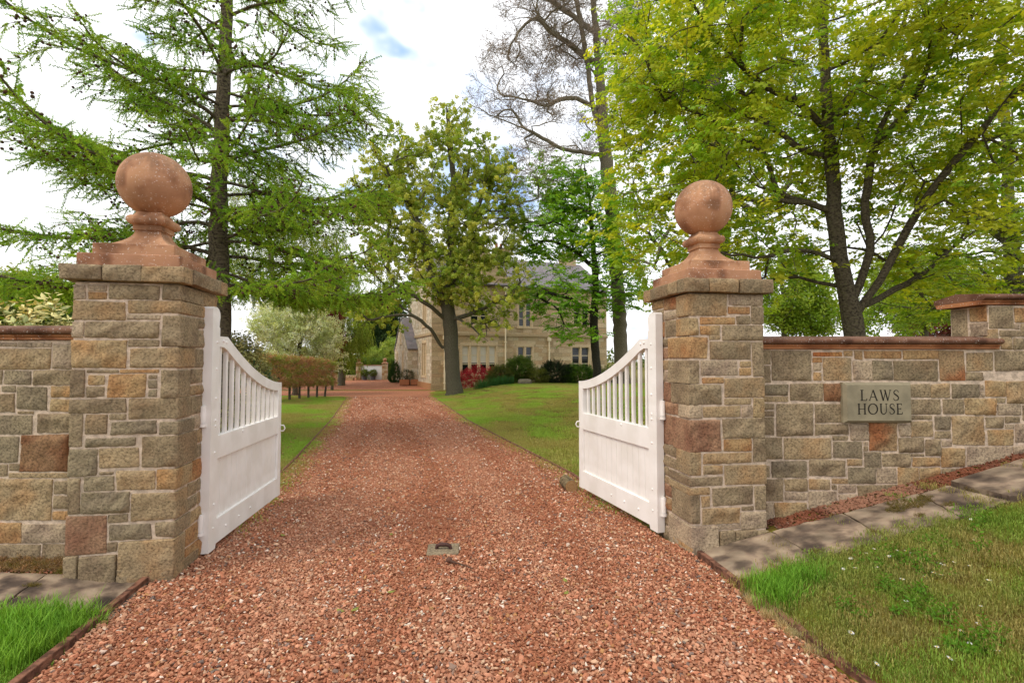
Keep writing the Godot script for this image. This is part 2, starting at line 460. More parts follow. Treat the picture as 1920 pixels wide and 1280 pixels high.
# length: metres; the spray points along +y from the origin
func make_spray(n: int, length: float, size: float, lobed: bool, flat: float, droop: float, m: Material, twig := true) -> ArrayMesh:
	var b := Builder.new()
	if twig:
		b.tube([Vector3.ZERO, Vector3(0.02, length * 0.5, 0) , Vector3(0, length, 0.01)], [0.004, 0.003, 0.0015], 3, Color(0.35, 0.28, 0.2))
	for k in n:
		var t := (k + 0.6) / n
		var a := k * 2.4 + rf(-0.4, 0.4)
		var out := Vector3(cos(a), rf(0.1, 0.9), sin(a) * (1.0 - flat)).normalized()
		var o := Vector3(0, length * t, 0) + out * size * rf(0.1, 0.5)
		var face := Vector3(rf(-0.4, 0.4) * (1 - flat), 0.25, 1.0).normalized() if flat > 0.5 else Vector3(rf(-1, 1), rf(0, 1), rf(-1, 1)).normalized()
		var dir := (out + Vector3(0, 0, -droop) * (1.0 if flat > 0.5 else 0.0) + Vector3(0, -droop, 0) * (0.0 if flat > 0.5 else 1.0)).normalized()
		leaf_at(b, o, dir, face, size * rf(0.7, 1.15), tint(Color.WHITE, 0.16), lobed)
	return b.mesh(m)

func make_needle_spray(length: float, n: int, per: int, size: float) -> ArrayMesh:
	var b := Builder.new()
	b.tube([Vector3.ZERO, Vector3(0.015, length * 0.5, 0), Vector3(0, length, 0.01)], [0.005, 0.004, 0.002], 3, Color(0.55, 0.34, 0.16))
	for k in n:
		var t := (k + 0.5) / n
		var a := k * 2.1
		var o := Vector3(0, length * t, 0)
		var lean := Vector3(cos(a), 0.2, sin(a)).normalized()
		for q in per:
			var d := (lean + Vector3(rf(-1, 1), rf(-1, 1), rf(-1, 1)) * 0.85).normalized()
			var s := d.cross(Vector3(rf(-1, 1), rf(-1, 1), rf(-1, 1))).normalized() * 0.0046
			b.tri(o - s, o + d * size * rf(0.7, 1.2), o + s, tint(Color.WHITE, 0.2))
	return b.mesh(M.needle)

func make_bare_spray(length: float, buds: bool) -> ArrayMesh:
	var b := Builder.new()
	var brown := Color(1, 1, 1)
	for k in 5:
		var o := Vector3(0, length * 0.12 * k, 0)
		var a := k * 2.4
		var d := Vector3(cos(a) * 0.6, 1.0, sin(a) * 0.6).normalized()
		var e := o + d * length * (0.75 - 0.08 * k)
		var mid := (o + e) / 2 + Vector3(rf(-1, 1), rf(-1, 1), rf(-1, 1)) * length * 0.05
		b.tube([o, mid, e], [0.012, 0.008, 0.005], 3, brown)
		for q in 2:
			var d2 := (d + Vector3(rf(-1, 1), rf(0, 0.6), rf(-1, 1)) * 0.7).normalized()
			var e2 := mid + d2 * length * 0.32
			b.tube([mid, e2], [0.007, 0.005], 3, brown)
			if buds:
				b.tube([e2, e2 + d2 * 0.05, e2 + d2 * 0.09], [0.008, 0.018, 0.004], 4, Color(1.0, 0.9, 0.75))
		if buds:
			b.tube([e, e + d * 0.05, e + d * 0.1], [0.008, 0.02, 0.004], 4, Color(1.0, 0.9, 0.75))
	return b.mesh(M.twig)

func make_strand(length: float, n: int, size: float, m: Material) -> ArrayMesh:
	var b := Builder.new()
	b.tube([Vector3.ZERO, Vector3(0.03, length * 0.5, 0.02), Vector3(0, length, 0)], [0.004, 0.003, 0.002], 3, Color(0.4, 0.3, 0.2))
	for k in n:
		var o := Vector3(0.03 * sin(PI * k / n), length * (k + 0.5) / n, 0)
		var d := Vector3(rf(-1, 1), rf(0.2, 1.2), rf(-1, 1)).normalized()
		leaf_at(b, o, d, Vector3(rf(-1, 1), rf(-1, 1), rf(-1, 1)).normalized(), size * rf(0.7, 1.2), tint(Color.WHITE, 0.18), false)
	return b.mesh(m)

func make_cone() -> ArrayMesh:
	var b := Builder.new()
	b.lathe([Vector2(0.002, 0), Vector2(0.014, 0.006), Vector2(0.017, 0.016), Vector2(0.011, 0.03), Vector2(0.001, 0.036)], 6, Color(0.10, 0.055, 0.032))
	return b.mesh(M.twig)

func make_sprays() -> void:
	SPRAY.maple = make_spray(11, 0.36, 0.08, true, 0.7, 0.35, M.leaf)
	SPRAY.sycamore = make_spray(13, 0.30, 0.12, true, 0.0, 0.7, M.leaf)
	SPRAY.broad = make_spray(10, 0.36, 0.10, false, 0.2, 0.2, M.leaf)
	SPRAY.small = make_spray(16, 0.26, 0.055, false, 0.0, 0.0, M.leaf)
	SPRAY.tiny = make_spray(18, 0.16, 0.035, false, 0.0, 0.0, M.leaf)
	SPRAY.holly = make_spray(10, 0.22, 0.075, false, 0.0, 0.0, M.waxy)
	SPRAY.far = make_spray(14, 0.7, 0.24, false, 0.0, 0.1, M.leaf)
	SPRAY.needle = make_needle_spray(0.44, 20, 12, 0.04)
	SPRAY.yew = make_needle_spray(0.3, 18, 14, 0.045)
	SPRAY.bare = make_bare_spray(0.9, true)
	SPRAY.thin = make_bare_spray(0.7, false)
	SPRAY.strand = make_strand(0.8, 22, 0.05, M.leaf)
	SPRAY.cone = make_cone()

func along(dir: Vector3, roll: float, scale: float, o: Vector3) -> Transform3D:
	var y := dir.normalized()
	var x := y.cross(Vector3(0, 1, 0.001))
	if x.length() < 0.05:
		x = y.cross(Vector3.RIGHT)
	x = x.normalized()
	var z := x.cross(y)
	return Transform3D(Basis(x, y, z).rotated(y, roll) * scale, o)

# ------------------------------------------------------------------ trees grown from a trunk, limbs and a crown volume
func smooth_line(pts: Array, seg: float) -> Array:
	var out := []
	for k in pts.size() - 1:
		var p0: Vector3 = pts[maxi(k - 1, 0)]
		var p1: Vector3 = pts[k]
		var p2: Vector3 = pts[k + 1]
		var p3: Vector3 = pts[mini(k + 2, pts.size() - 1)]
		var n := maxi(1, roundi(p1.distance_to(p2) / seg))
		for q in n:
			out.append(p1.cubic_interpolate(p2, p0, p3, float(q) / n))
	out.append(pts[-1])
	return out

class Skeleton:
	var p := PackedVector3Array()
	var d := PackedVector3Array()
	var par := PackedInt32Array()
	var r := PackedFloat32Array()
	var low := PackedFloat32Array()
	func add(q: Vector3, parent: int, least := 0.0) -> int:
		p.append(q)
		par.append(parent)
		low.append(least)
		d.append((q - p[parent]).normalized() if parent >= 0 else Vector3.UP)
		return p.size() - 1
	func nearest(q: Vector3, from_ := 0) -> int:
		var best := 0
		var bd := 1e9
		for k in range(from_, p.size()):
			var e := p[k].distance_squared_to(q)
			if e < bd:
				bd = e
				best = k
		return best
	func choose(q: Vector3, from_: int) -> int:
		var best := from_
		var bd := 1e9
		for k in range(from_, p.size()):
			var w := q - p[k]
			var l := w.length()
			var e := l * (1.55 - d[k].dot(w) / (l + 1e-5) * 0.75)
			if w.y < 0.0:
				e += -w.y * 0.35
			if e < bd:
				bd = e
				best = k
		return best
	func thicken(tip: float, e: float, base: float) -> void:
		var acc := PackedFloat32Array()
		acc.resize(p.size())
		r.resize(p.size())
		for k in range(p.size() - 1, -1, -1):
			var s := maxf(pow(acc[k], 1.0 / e), tip)
			r[k] = s
			if par[k] >= 0:
				acc[par[k]] += pow(s, e)
		var f := (base - tip) / maxf(r[0] - tip, 0.001)
		for k in p.size():
			r[k] = maxf(tip + (r[k] - tip) * f, low[k])
	func draw(b, col: Color, least := 0.0) -> void:
		var kids := []
		kids.resize(p.size())
		for k in p.size():
			kids[k] = []
		for k in range(1, p.size()):
			kids[par[k]].append(k)
		var stack := [[-1, 0]]
		while stack.size():
			var s: Array = stack.pop_back()
			var pts := []
			var rad := []
			var k: int = s[1]
			if s[0] >= 0:
				pts.append(p[s[0]])
				rad.append(minf(r[s[0]], r[k] * 1.25))
			while k >= 0:
				pts.append(p[k])
				rad.append(r[k])
				var best := -1
				for c in kids[k]:
					if best < 0 or r[c] > r[best]:
						best = c
				for c in kids[k]:
					if c != best:
						stack.append([k, c])
				k = best
			if rad[0] >= least:
				var sides := 12 if rad[0] > 0.15 else (8 if rad[0] > 0.05 else (5 if rad[0] > 0.02 else 3))
				b.tube(pts, rad, sides, col)

func ppath(a: Array) -> Array:
	var out := []
	for q in a:
		out.append(at(q[0], q[1], q[2]))
	return out

# keys: trunk, limbs (pixel, pixel, distance lists), radius, blobs [px, py, distance, rx px, ry px, rz m], tips, spray, per_tip, size, col, col2, bark, kind
func tree(called: String, label: String, o: Dictionary, group := "") -> Node3D:
	rng.seed = hash(label)
	var trunk: Array = smooth_line(ppath(o.trunk), 0.3)
	var base: Vector3 = trunk[0]
	var root := thing(called, label, o.get("category", "tree"), base, group)
	var s := Skeleton.new()
	var last := -1
	var r0: float = o.radius
	for k in trunk.size():
		var q: Vector3 = trunk[k]
		if k > 0:
			q += Vector3(rf(-1, 1), 0, rf(-1, 1)) * r0 * 0.12
		var t := float(k) / trunk.size()
		last = s.add(q, last, r0 * lerpf(1.0, 0.22, t) * (1.0 + 0.35 * exp(-t * 26.0)))
	for l in o.get("limbs", []):
		var line := smooth_line(ppath(l.slice(1)), 0.3)
		var from_ := s.nearest(line[0])
		for k in range(1, line.size()):
			from_ = s.add(line[k] + Vector3(rf(-1, 1), rf(-1, 1), rf(-1, 1)) * 0.03, from_, lerpf(l[0], l[0] * 0.1, float(k) / line.size()))
	# points that the branches grow to
	var aims := []
	var blobs: Array = o.blobs
	var total := 0.0
	for q in blobs:
		total += q[3] * q[4] * q[5]
	for q in blobs:
		var c := at(q[0], q[1], q[2])
		var n := int(o.tips * q[3] * q[4] * q[5] / total) + 1
		for k in n:
			var u := Vector3(rf(-1, 1), rf(-1, 1), rf(-1, 1))
			while u.length() > 1.0:
				u = Vector3(rf(-1, 1), rf(-1, 1), rf(-1, 1))
			u = u * lerpf(1.0, pow(u.length() + 0.001, -0.4), 0.7)
			if u.length() > 1.05:
				u = u.normalized()
			aims.append(c + Vector3(u.x * q[3] * q[2] / FOCAL, u.y * q[4] * q[2] / FOCAL, u.z * q[5]))
	var first: int = int(trunk.size() * float(o.get("fork", 0.35)))
	var keyed := []
	for q in aims:
		keyed.append([s.p[s.nearest(q, first)].distance_to(q), q])
	keyed.sort_custom(func(a, b): return a[0] < b[0])
	var ends := []
	var seg: float = o.get("seg", 0.45)
	var crook: float = o.get("crook", 0.12)
	for kq in keyed:
		var q: Vector3 = kq[1]
		var from_ := s.choose(q, first)
		var a := s.p[from_]
		var l := a.distance_to(q)
		if l < 0.12:
			ends.append(from_)
			continue
		var n := maxi(1, roundi(l / seg))
		var ctrl := a + (s.d[from_] * 0.5 + Vector3.UP * 0.15) * l * 0.55
		for k in range(1, n + 1):
			var t := float(k) / n
			var w := a.lerp(ctrl, t).lerp(ctrl.lerp(q, t), t)
			if k < n:
				w += Vector3(rf(-1, 1), rf(-1, 1), rf(-1, 1)) * seg * crook
			from_ = s.add(w, from_)
		ends.append(from_)
	s.thicken(o.get("tip", 0.007), o.get("e", 2.3), r0)
	var b := Builder.new()
	s.draw(b, o.bark)
	for k in b.v.size():
		b.v[k] -= base
	part("trunk", b.mesh(M.bark), root)
	var places := []
	var tints := []
	var per: int = o.per_tip
	var size: float = o.get("size", 1.0)
	var spread: float = o.get("spread", 0.3)
	var hang: float = o.get("hang", 0.0)
	var c1: Color = o.col
	var c2: Color = o.col2
	for e in ends:
		var q := s.p[e] - base
		var mix := clampf(0.5 + noise_a.get_noise_3dv(s.p[e] * 0.7) * 1.3, 0.0, 1.0)
		for k in per:
			var back := rf(0.0, 1.0)
			var w := q.lerp(s.p[s.par[e]] - base, back * 0.8) + Vector3(rf(-1, 1), rf(-0.7, 0.7), rf(-1, 1)) * spread
			var d := s.d[e] * 0.5 + Vector3(rf(-1, 1), rf(-0.3, 0.7), rf(-1, 1))
			if hang > 0.0:
				d = Vector3(rf(-0.3, 0.3), -1, rf(-0.3, 0.3)) * hang + d * (1 - hang)
			elif hang < 0.0:
				d.y = rf(-0.25, 0.15)
			var roll := rf(0, TAU) if hang >= 0.0 else rf(-0.5, 0.5)
			places.append(along(d, roll, size * rf(0.75, 1.2), w))
			var c := c1.lerp(c2, clampf(mix + rf(-0.35, 0.35), 0, 1))
			tints.append(tint(c, 0.15))
	var crown := scatter("crown", SPRAY[o.spray], places, tints, root)
	crown.set_meta("kind", "stuff")
	return root

# a leafy mass without a visible trunk: shrubs, hedges
func shrub(called: String, label: String, category: String, where: Vector3, r: Vector3, spray: String, n: int, c1: Color, c2: Color, size := 1.0, boxy := 0.0, group := "") -> Node3D:
	rng.seed = hash(label) + int(where.x * 100)
	var root := thing(called, label, category, where, group)
	var b := Builder.new()
	for k in 7:
		var a := rf(0, TAU)
		var top := Vector3(cos(a) * r.x * 0.6, r.y * rf(0.9, 1.5), sin(a) * r.z * 0.6)
		b.tube([Vector3(cos(a), 0, sin(a)) * 0.06 + Vector3(0, -0.05, 0), top * 0.5 + Vector3(0, 0.05, 0), top], [0.03, 0.02, 0.008], 5, Color(0.13, 0.1, 0.07))
	part("stem", b.mesh(M.bark), root)
	var places := []
	var tints := []
	for k in n:
		var u := Vector3(rf(-1, 1), rf(-1, 1), rf(-1, 1))
		while boxy <= 0.0 and u.length() > 1.0:
			u = Vector3(rf(-1, 1), rf(-1, 1), rf(-1, 1))
		var l := u.length()
		if boxy <= 0.0:
			u = u / (l + 0.01) * lerpf(0.55, 1.0, sqrt(rng.randf())) * (1.0 + 0.22 * noise_a.get_noise_3dv(u / (l + 0.01) * 2.0 + where))
		else:
			var ax := rng.randi() % 3
			u[ax] = signf(u[ax]) * rf(0.8, 1.03)
		var o := Vector3(u.x * r.x, r.y + u.y * r.y, u.z * r.z)
		if o.y < 0.03:
			o.y = rf(0.03, 0.2)
		places.append(along(u + Vector3(rf(-1, 1), rf(-0.4, 1), rf(-1, 1)) * 0.7, rf(0, TAU), size * rf(0.7, 1.2), o))
		var mix := clampf(0.5 + noise_a.get_noise_3dv((o + where) * 1.6) + rf(-0.4, 0.4), 0, 1)
		tints.append(tint(c1.lerp(c2, mix), 0.18))
	scatter("foliage", SPRAY[spray], places, tints, root).set_meta("kind", "stuff")
	return root

func larch() -> void:
	rng.seed = 77
	var line := smooth_line(ppath([[414, 745, 9.6], [412, 600, 9.6], [409, 480, 9.6], [411, 340, 9.6], [416, 200, 9.6], [424, 60, 9.6], [428, -60, 9.6], [432, -260, 9.6], [436, -460, 9.6]]), 0.3)
	var base: Vector3 = line[0]
	var root := thing("larch_tree", "tall larch with bright green needles and drooping limbs behind the left pier", "tree", base)
	root.set_meta("label", "tall larch with bright green needles, drooping limbs and small dark cones")
	var s := Skeleton.new()
	var last := -1
	for k in line.size():
		last = s.add(line[k] + Vector3(rf(-1, 1), 0, rf(-1, 1)) * 0.02, last, lerpf(0.19, 0.05, float(k) / line.size()))
	var places := []
	var tints := []
	var cones := []
	var cone_tints := []
	var g1 := Color(0.27, 0.50, 0.035)
	var g2 := Color(0.54, 0.72, 0.07)
	# limbs: height, compass angle (0 = away from the gateway's axis to the right), length, droop
	var limbs := []
	for q in [[3.1, 0.15, 3.9, 0.08], [3.0, -0.5, 3.4, 0.12], [3.4, 0.55, 3.2, 0.15], [3.9, -0.1, 3.3, 0.05], [4.6, 0.25, 3.3, -0.08], [5.4, -0.3, 3.2, -0.1], [6.3, 0.1, 3.0, -0.15], [3.4, 3.0, 4.8, 0.05], [3.0, 3.5, 4.6, 0.12], [4.2, 2.8, 5.0, -0.05], [4.9, 3.3, 4.9, -0.2], [5.9, 2.9, 4.6, -0.3], [3.6, 3.9, 4.0, 0.0], [4.6, 4.2, 3.6, -0.1], [3.0, 2.7, 4.4, 0.12]]:
		limbs.append(q)
	for k in 36:
		var y := 2.9 + 9.0 * k / 36.0
		limbs.append([y + rf(-0.15, 0.15), k * 2.39996 + rf(-0.3, 0.3), clampf(4.2 - y * 0.16, 1.0, 4.2) * rf(0.75, 1.1), rf(-0.05, 0.22) - y * 0.018])
	for k in 14:
		var y := 3.1 + 4.8 * k / 14.0
		limbs.append([y, k * 2.39996 + 1.3, rf(2.6, 4.0), rf(-0.05, 0.2) - y * 0.015])
	for q in limbs:
		var from_ := 0
		for k in line.size():
			if line[k].y <= q[0]:
				from_ = k
		var a: float = q[1]
		var flat := Vector3(cos(a), 0, -sin(a))
		var side := Vector3(-flat.z, 0, flat.x)
		var n := int(q[2] / 0.28)
		var p := s.p[from_]
		var node := from_
		var bend := rf(-0.12, 0.12)
		for k in n:
			var t := (k + 1.0) / n
			var slope: float = 0.28 - q[3] * 2.2 - 1.1 * sin(t * PI * 0.85) * 0.5 + 0.75 * t * t * t
			p += (flat + side * bend * sin(t * 3.0) + Vector3.UP * slope).normalized() * 0.28 + Vector3(rf(-1, 1), rf(-1, 1), rf(-1, 1)) * 0.018
			if p.y < 2.8: p.y = lerpf(p.y, 2.8, 0.7)
			node = s.add(p, node)
			if t < 0.12:
				continue
			# needles on the limb itself, then side branchlets that sweep out and hang
			for e in 4:
				places.append(along(flat * 0.8 + Vector3(rf(-1, 1), rf(-0.5, 0.6), rf(-1, 1)), rf(0, TAU), rf(0.6, 1.0), p - base))
				tints.append(tint(g1.lerp(g2, rf(0, 1)), 0.2))
			for sgn in [-1, 1]:
				if rng.randf() < 0.12:
					continue
				var len_: float = rf(0.5, 1.15) * (1.15 - 0.65 * t) * minf(q[2] / 3.0, 1.2)
				var m := maxi(2, int(len_ / 0.17))
				var w := p
				var wn := node
				for e in m:
					var tt := (e + 1.0) / m
					w += (side * sgn * 0.9 + flat * 0.55 + Vector3.UP * (0.10 - 0.42 * tt)).normalized() * 0.17 + Vector3(rf(-1, 1), rf(-1, 1), rf(-1, 1)) * 0.02
					if w.y < 2.5: break
					wn = s.add(w, wn)
					for z in 3:
						var d: Vector3 = side * sgn * rf(0, 0.7) + flat * rf(0, 0.6) + Vector3(rf(-0.5, 0.5), rf(-0.8, 0.25), rf(-0.5, 0.5))
						places.append(along(d, rf(0, TAU), rf(0.45, 0.9), w - base))
						tints.append(tint(g1.lerp(g2, clampf(0.5 + noise_a.get_noise_3dv(w) + rf(-0.3, 0.3), 0, 1)), 0.2))
					if rng.randf() < 0.6:
						for z in 3:
							cones.append(along(Vector3(rf(-1, 1), rf(-1, 0.6), rf(-1, 1)), 0, rf(0.9, 1.5), w - base + Vector3(rf(-1, 1), rf(-1, 0.3), rf(-1, 1)) * 0.1))
							cone_tints.append(tint(Color.WHITE, 0.3))
	s.thicken(0.006, 2.5, 0.19)
	var b := Builder.new()
	s.draw(b, Color(0.20, 0.155, 0.12))
	for k in b.v.size():
		b.v[k] -= base
	part("trunk", b.mesh(M.bark), root)
	scatter("crown", SPRAY.needle, places, tints, root).set_meta("kind", "stuff")
	scatter("cones", SPRAY.cone, cones, cone_tints, root).set_meta("kind", "stuff")

# ------------------------------------------------------------------ stonework
const TONE := {
	"g": [[160, 143, 115], [134, 117, 90], 0.25], "d": [[140, 124, 98], [152, 130, 96], 0.3], "t": [[170, 149, 116], [180, 148, 102], 0.25],
	"p": [[192, 173, 148], [162, 144, 120], 0.25], "o": [[190, 154, 106], [176, 124, 74], 0.3], "y": [[182, 158, 118], [190, 148, 94], 0.3],
	"r": [[148, 106, 74], [126, 78, 46], 0.4], "k": [[168, 126, 100], [140, 98, 74], 0.35], "b": [[146, 134, 110], [124, 113, 92], 0.2],
	"x": [[164, 134, 98], [170, 106, 62], 0.4], "n": [[206, 146, 80], [188, 112, 54], 0.5],
}

func tone(code: String) -> Array:
	var t: Array = TONE[code]
	var a: Array = t[0]
	var b: Array = t[1]
	var f := rf(0.86, 1.04)
	var mid := srgb(164, 145, 114)
	return [srgb(a[0], a[1] * 0.985, a[2] * 0.97).lerp(mid, 0.28) * f, (srgb(b[0], b[1] * 0.97, b[2]) * 0.9).lerp(mid, 0.12), t[2]]

func stone(parent: Node3D, code: String, c: Vector3, size: Vector3, turn := 0.0, called := "stone") -> void:
	var b := Builder.new()
	var t := tone(code)
	var rough := 0.004 if rng.randf() < 0.2 else rf(0.006, 0.014)
	if minf(size.x, size.y) < 0.06:
		rough = 0.004
	var col: Color = t[0]
	col.a = 1.0
	block(b, Transform3D.IDENTITY, size, rf(0.004, 0.008), 0.022, col, rough, t[1], t[2], true, minf(0.006, minf(size.x, size.y) * 0.06))
	part(called, b.mesh(M.stone), parent, Transform3D(Basis(Vector3.UP, turn), c))

# stones drawn from their outlines on the photographed face; the face is z = front of the parent
func lay_stones(root: Node3D, rows: Array, front: float, deep: float) -> Array:
	var inv := root.transform.affine_inverse()
	var n := root.transform.basis.z
	var o := root.transform * Vector3(0, 0, front)
	var corners := []
	for q in rows:
		var a := inv * on_plane(q[0], (q[1] + q[3]) / 2.0, o, n)
		var b := inv * on_plane(q[2], (q[1] + q[3]) / 2.0, o, n)
		var c := inv * on_plane((q[0] + q[2]) / 2.0, q[1], o, n)
		var d := inv * on_plane((q[0] + q[2]) / 2.0, q[3], o, n)
		var code: String = q[4]
		corners.append([a.x, b.x, d.y, c.y, code])
	return corners

func gate_pier(called: String, label: String, near: Vector3, ang: float, w: float, rows: Array, open_side: int, seed_: int) -> Node3D:
	rng.seed = seed_
	# the front corner on the gateway's side is given; open_side +1: the gateway lies to the right
	var bas := Basis(Vector3.UP, ang)
	var centre := near - bas.x * open_side * w / 2 - bas.z * w / 2
	var root := Node3D.new()
	root.name = numbered(called)
	add_child(root)
	root.transform = Transform3D(bas, centre)
	tag(root, label, "gate pier", "stone gate piers")
	var h := 2.03
	var e := w / 2
	part("mortar", cbox(Vector3(-e + 0.0035, -0.15, -e + 0.0035), Vector3(e - 0.0035, h, e - 0.0035), M.mortar, 0.01), root)
	for q in lay_stones(root, rows, e, w):
		var x0: float = q[0]
		var x1: float = q[1]
		var y0: float = q[2]
		var y1: float = q[3]
		var code: String = q[4]
		var low: float = 0.02 if y0 < 0.14 else 0.0
		if y0 < 0.14: y0 -= 0.1
		if code.ends_with("c"):
			# a corner stone shows a face on the gateway's side too
			var deep := rf(0.16, 0.4)
			if open_side > 0: x1 = e
			else: x0 = -e
			stone(root, code[0], Vector3((x0 + x1) / 2 + open_side * 0.006, (y0 + y1) / 2, e - deep / 2 + 0.002 + low), Vector3(x1 - x0 + 0.012, y1 - y0, deep))
			var z := e - deep - 0.014
			while z > -e + 0.05:
				var l := rf(0.14, 0.34)
				if z - l < -e + 0.12: l = z + e
				var tall := y1 - y0
				var cut := [[y0, y1]]
				if tall > 0.17 and rng.randf() < 0.7:
					var m := y0 + tall * rf(0.35, 0.65)
					cut = [[y0, m - 0.006], [m + 0.006, y1]]
				for k in cut:
					var codes := ["t", "p", "g", "o", "y", "t", "g"] if open_side > 0 else ["t", "x", "g", "k", "y", "t", "g", "p"]
					stone(root, codes[rng.randi() % codes.size()], Vector3(open_side * (e - 0.03 + 0.002), (k[0] + k[1]) / 2, z - l / 2), Vector3(l, k[1] - k[0], 0.06), open_side * PI / 2)
				z -= l + 0.014
		else:
			if open_side > 0 and x0 < -e + 0.03: x0 = -e
			if open_side < 0 and x1 > e - 0.03: x1 = e
			stone(root, code, Vector3((x0 + x1) / 2, (y0 + y1) / 2, e - 0.03 + 0.002 + low), Vector3(x1 - x0, y1 - y0, 0.06))
	# the outer return, coursed
	var y := 0.1
	while y < h - 0.03:
		var t := minf(rf(0.09, 0.2), h - y)
		var z := e - 0.1
		while z > -e + 0.05:
			var l := rf(0.15, 0.36)
			if z - l < -e + 0.12: l = z + e
			stone(root, ["t", "g", "b", "p", "y"][rng.randi() % 5], Vector3(-open_side * (e - 0.03), y + t / 2, z - l / 2), Vector3(l, t - 0.014, 0.06), -open_side * PI / 2)
			z -= l + 0.014
		y += t
	# rough projecting course
	var cw := w + 0.12
	var cy := h + 0.056
	for f in [[0, cw], [1, cw], [2, cw], [3, cw]]:
		var x := -cw / 2
		while x < cw / 2 - 0.01:
			var l := rf(0.2, 0.36)
			if x + l > cw / 2 - 0.1: l = cw / 2 - x
			if f[0] == 1 or f[0] == 3:
				if x < -cw / 2 + 0.05:
					x = -cw / 2 + 0.142
					continue
				if x + l > cw / 2 - 0.14: l = cw / 2 - 0.142 - x
				if l < 0.05: break
			var turn: float = [0.0, PI / 2, PI, -PI / 2][f[0]]
			var c := Basis(Vector3.UP, turn) * Vector3(x + l / 2, 0, cw / 2 - 0.07)
			stone(root, ["g", "t", "d"][rng.randi() % 3], c + Vector3(0, cy, 0), Vector3(l - 0.006, 0.105, 0.14), turn, "cap_stone")
			x += l
	part("cap_bed", cbox(Vector3(-cw / 2 + 0.1, h, -cw / 2 + 0.1), Vector3(cw / 2 - 0.1, h + 0.112, cw / 2 - 0.1), M.mortar, 0.004), root)
	var b := Builder.new()
	block(b, Transform3D(Basis.IDENTITY, Vector3(0, h + 0.156, 0)), Vector3(w - 0.01, 0.088, w - 0.01), 0.008, 0.06, Color(0.86, 0.80, 0.80), 0.0015)
	part("lower_step", b.mesh(M.sandstone), root)
	b = Builder.new()
	block(b, Transform3D(Basis.IDENTITY, Vector3(0, h + 0.241, 0)), Vector3(w - 0.13, 0.084, w - 0.13), 0.007, 0.06, Color(1.0, 0.98, 0.95), 0.0015)
	part("upper_step", b.mesh(M.sandstone), root)
	b = Builder.new()
	var prof := []
	for k in 13:
		var t := k / 12.0
		prof.append(Vector2(0.086 + 0.122 * pow(1.0 - t, 1.9), h + 0.282 + 0.135 * t))
	prof.append_array([Vector2(0.096, h + 0.42), Vector2(0.096, h + 0.458)])
	b.square_lathe(prof, Color(1.04, 1.0, 0.96))
	part("pedestal", b.mesh(M.sandstone), root)
	b = Builder.new()
	prof = []
	for k in 9:
		var t := PI * k / 8.0
		prof.append(Vector2(0.096 + 0.032 * sin(t), h + 0.458 + 0.036 - 0.036 * cos(t)))
	prof.append_array([Vector2(0.094, h + 0.532), Vector2(0.08, h + 0.56)])
	b.square_lathe(prof, Color(1.02, 0.98, 0.94))
	part("neck", b.mesh(M.sandstone), root)
	b = Builder.new()
	prof = []
	for k in 65:
		var t := PI * k / 64.0
		prof.append(Vector2(0.238 * sin(t), -0.238 * cos(t)))
	b.lathe(prof, 96, Color(1.0, 0.96, 0.93), Vector3(0, h + 0.78, 0))
	for k in b.v.size():
		# dark growth on the crown of the ball, running down in streaks
		var p := b.v[k] - Vector3(0, h + 0.78, 0)
		var a := atan2(p.z, p.x)
		var run := noise_a.get_noise_2d(a * 14.0 + seed_, 3.0) * 0.10 + noise_a.get_noise_3dv(p * 30.0) * 0.06
		var k2 := smoothstep(0.02, 0.17, p.y + run) * (0.62 + 0.6 * noise_a.get_noise_3dv(p * 22.0 + Vector3.ONE * 4.0))
		b.c[k] = b.c[k].lerp(Color(0.42, 0.44, 0.46), clampf(k2, 0.0, 0.6))
	part("ball", b.mesh(M.sandstone), root)
	return root

func coping(root: Node3D, x0: float, x1: float, y: float, front: float, deep: float, step := 0.92) -> void:
	var x := x0
	while x < x1 - 0.01:
		var l := minf(step * rf(0.85, 1.1), x1 - x)
		if x1 - x - l < 0.25: l = x1 - x
		var bed := PackedVector2Array([Vector2(-deep, 0), Vector2(front + 0.018, 0), Vector2(front + 0.018, 0.016), Vector2(front + 0.03, 0.024), Vector2(front + 0.034, 0.036), Vector2(-deep - 0.016, 0.036)])
		var roll := PackedVector2Array([Vector2(-deep - 0.03, 0.038), Vector2(front + 0.036, 0.038)])
		for k in 8:
			var a := -PI / 2 + PI * k / 7.0
			roll.append(Vector2(front + 0.044 + 0.022 * cos(a), 0.062 + 0.022 * sin(a)))
		roll.append_array([Vector2(front - 0.05, 0.098), Vector2(-deep * 0.5, 0.115), Vector2(-deep - 0.03, 0.08)])
		var b := Builder.new()
		extrude(b, bed, 0, l - 0.004, Color(0.84, 0.64, 0.50) * rf(0.85, 1.05))
		var t := Transform3D(Basis(Vector3(0, 0, 1), Vector3.UP, Vector3(-1, 0, 0)), Vector3(x + l - 0.004, y, 0))
		var s := part("coping_stone", b.mesh(M.sandstone), root, t)
		b = Builder.new()
		extrude(b, roll, 0, l - 0.004, Color(0.38, 0.34, 0.36) * rf(0.85, 1.1))
		part("roll", b.mesh(M.sandstone), s)
		x += l

func boundary_wall(label: String, where: Vector3, rows: Array, x0: float, x1: float, bottom: float, top: float, seed_: int) -> Node3D:
	rng.seed = seed_
	var root := thing("stone_wall", label, "wall", where, "boundary walls")
	var b := Builder.new()
	part("mortar", cbox(Vector3(x0, bottom, -0.36), Vector3(x1, top, -0.003), M.mortar, 0.006), root)
	for q in lay_stones(root, rows, 0.0, 0.3):
		var code: String = q[4]
		stone(root, code[0], Vector3((q[0] + q[1]) / 2, (q[2] + q[3]) / 2, -0.028), Vector3(q[1] - q[0], q[3] - q[2], 0.06))
	return root

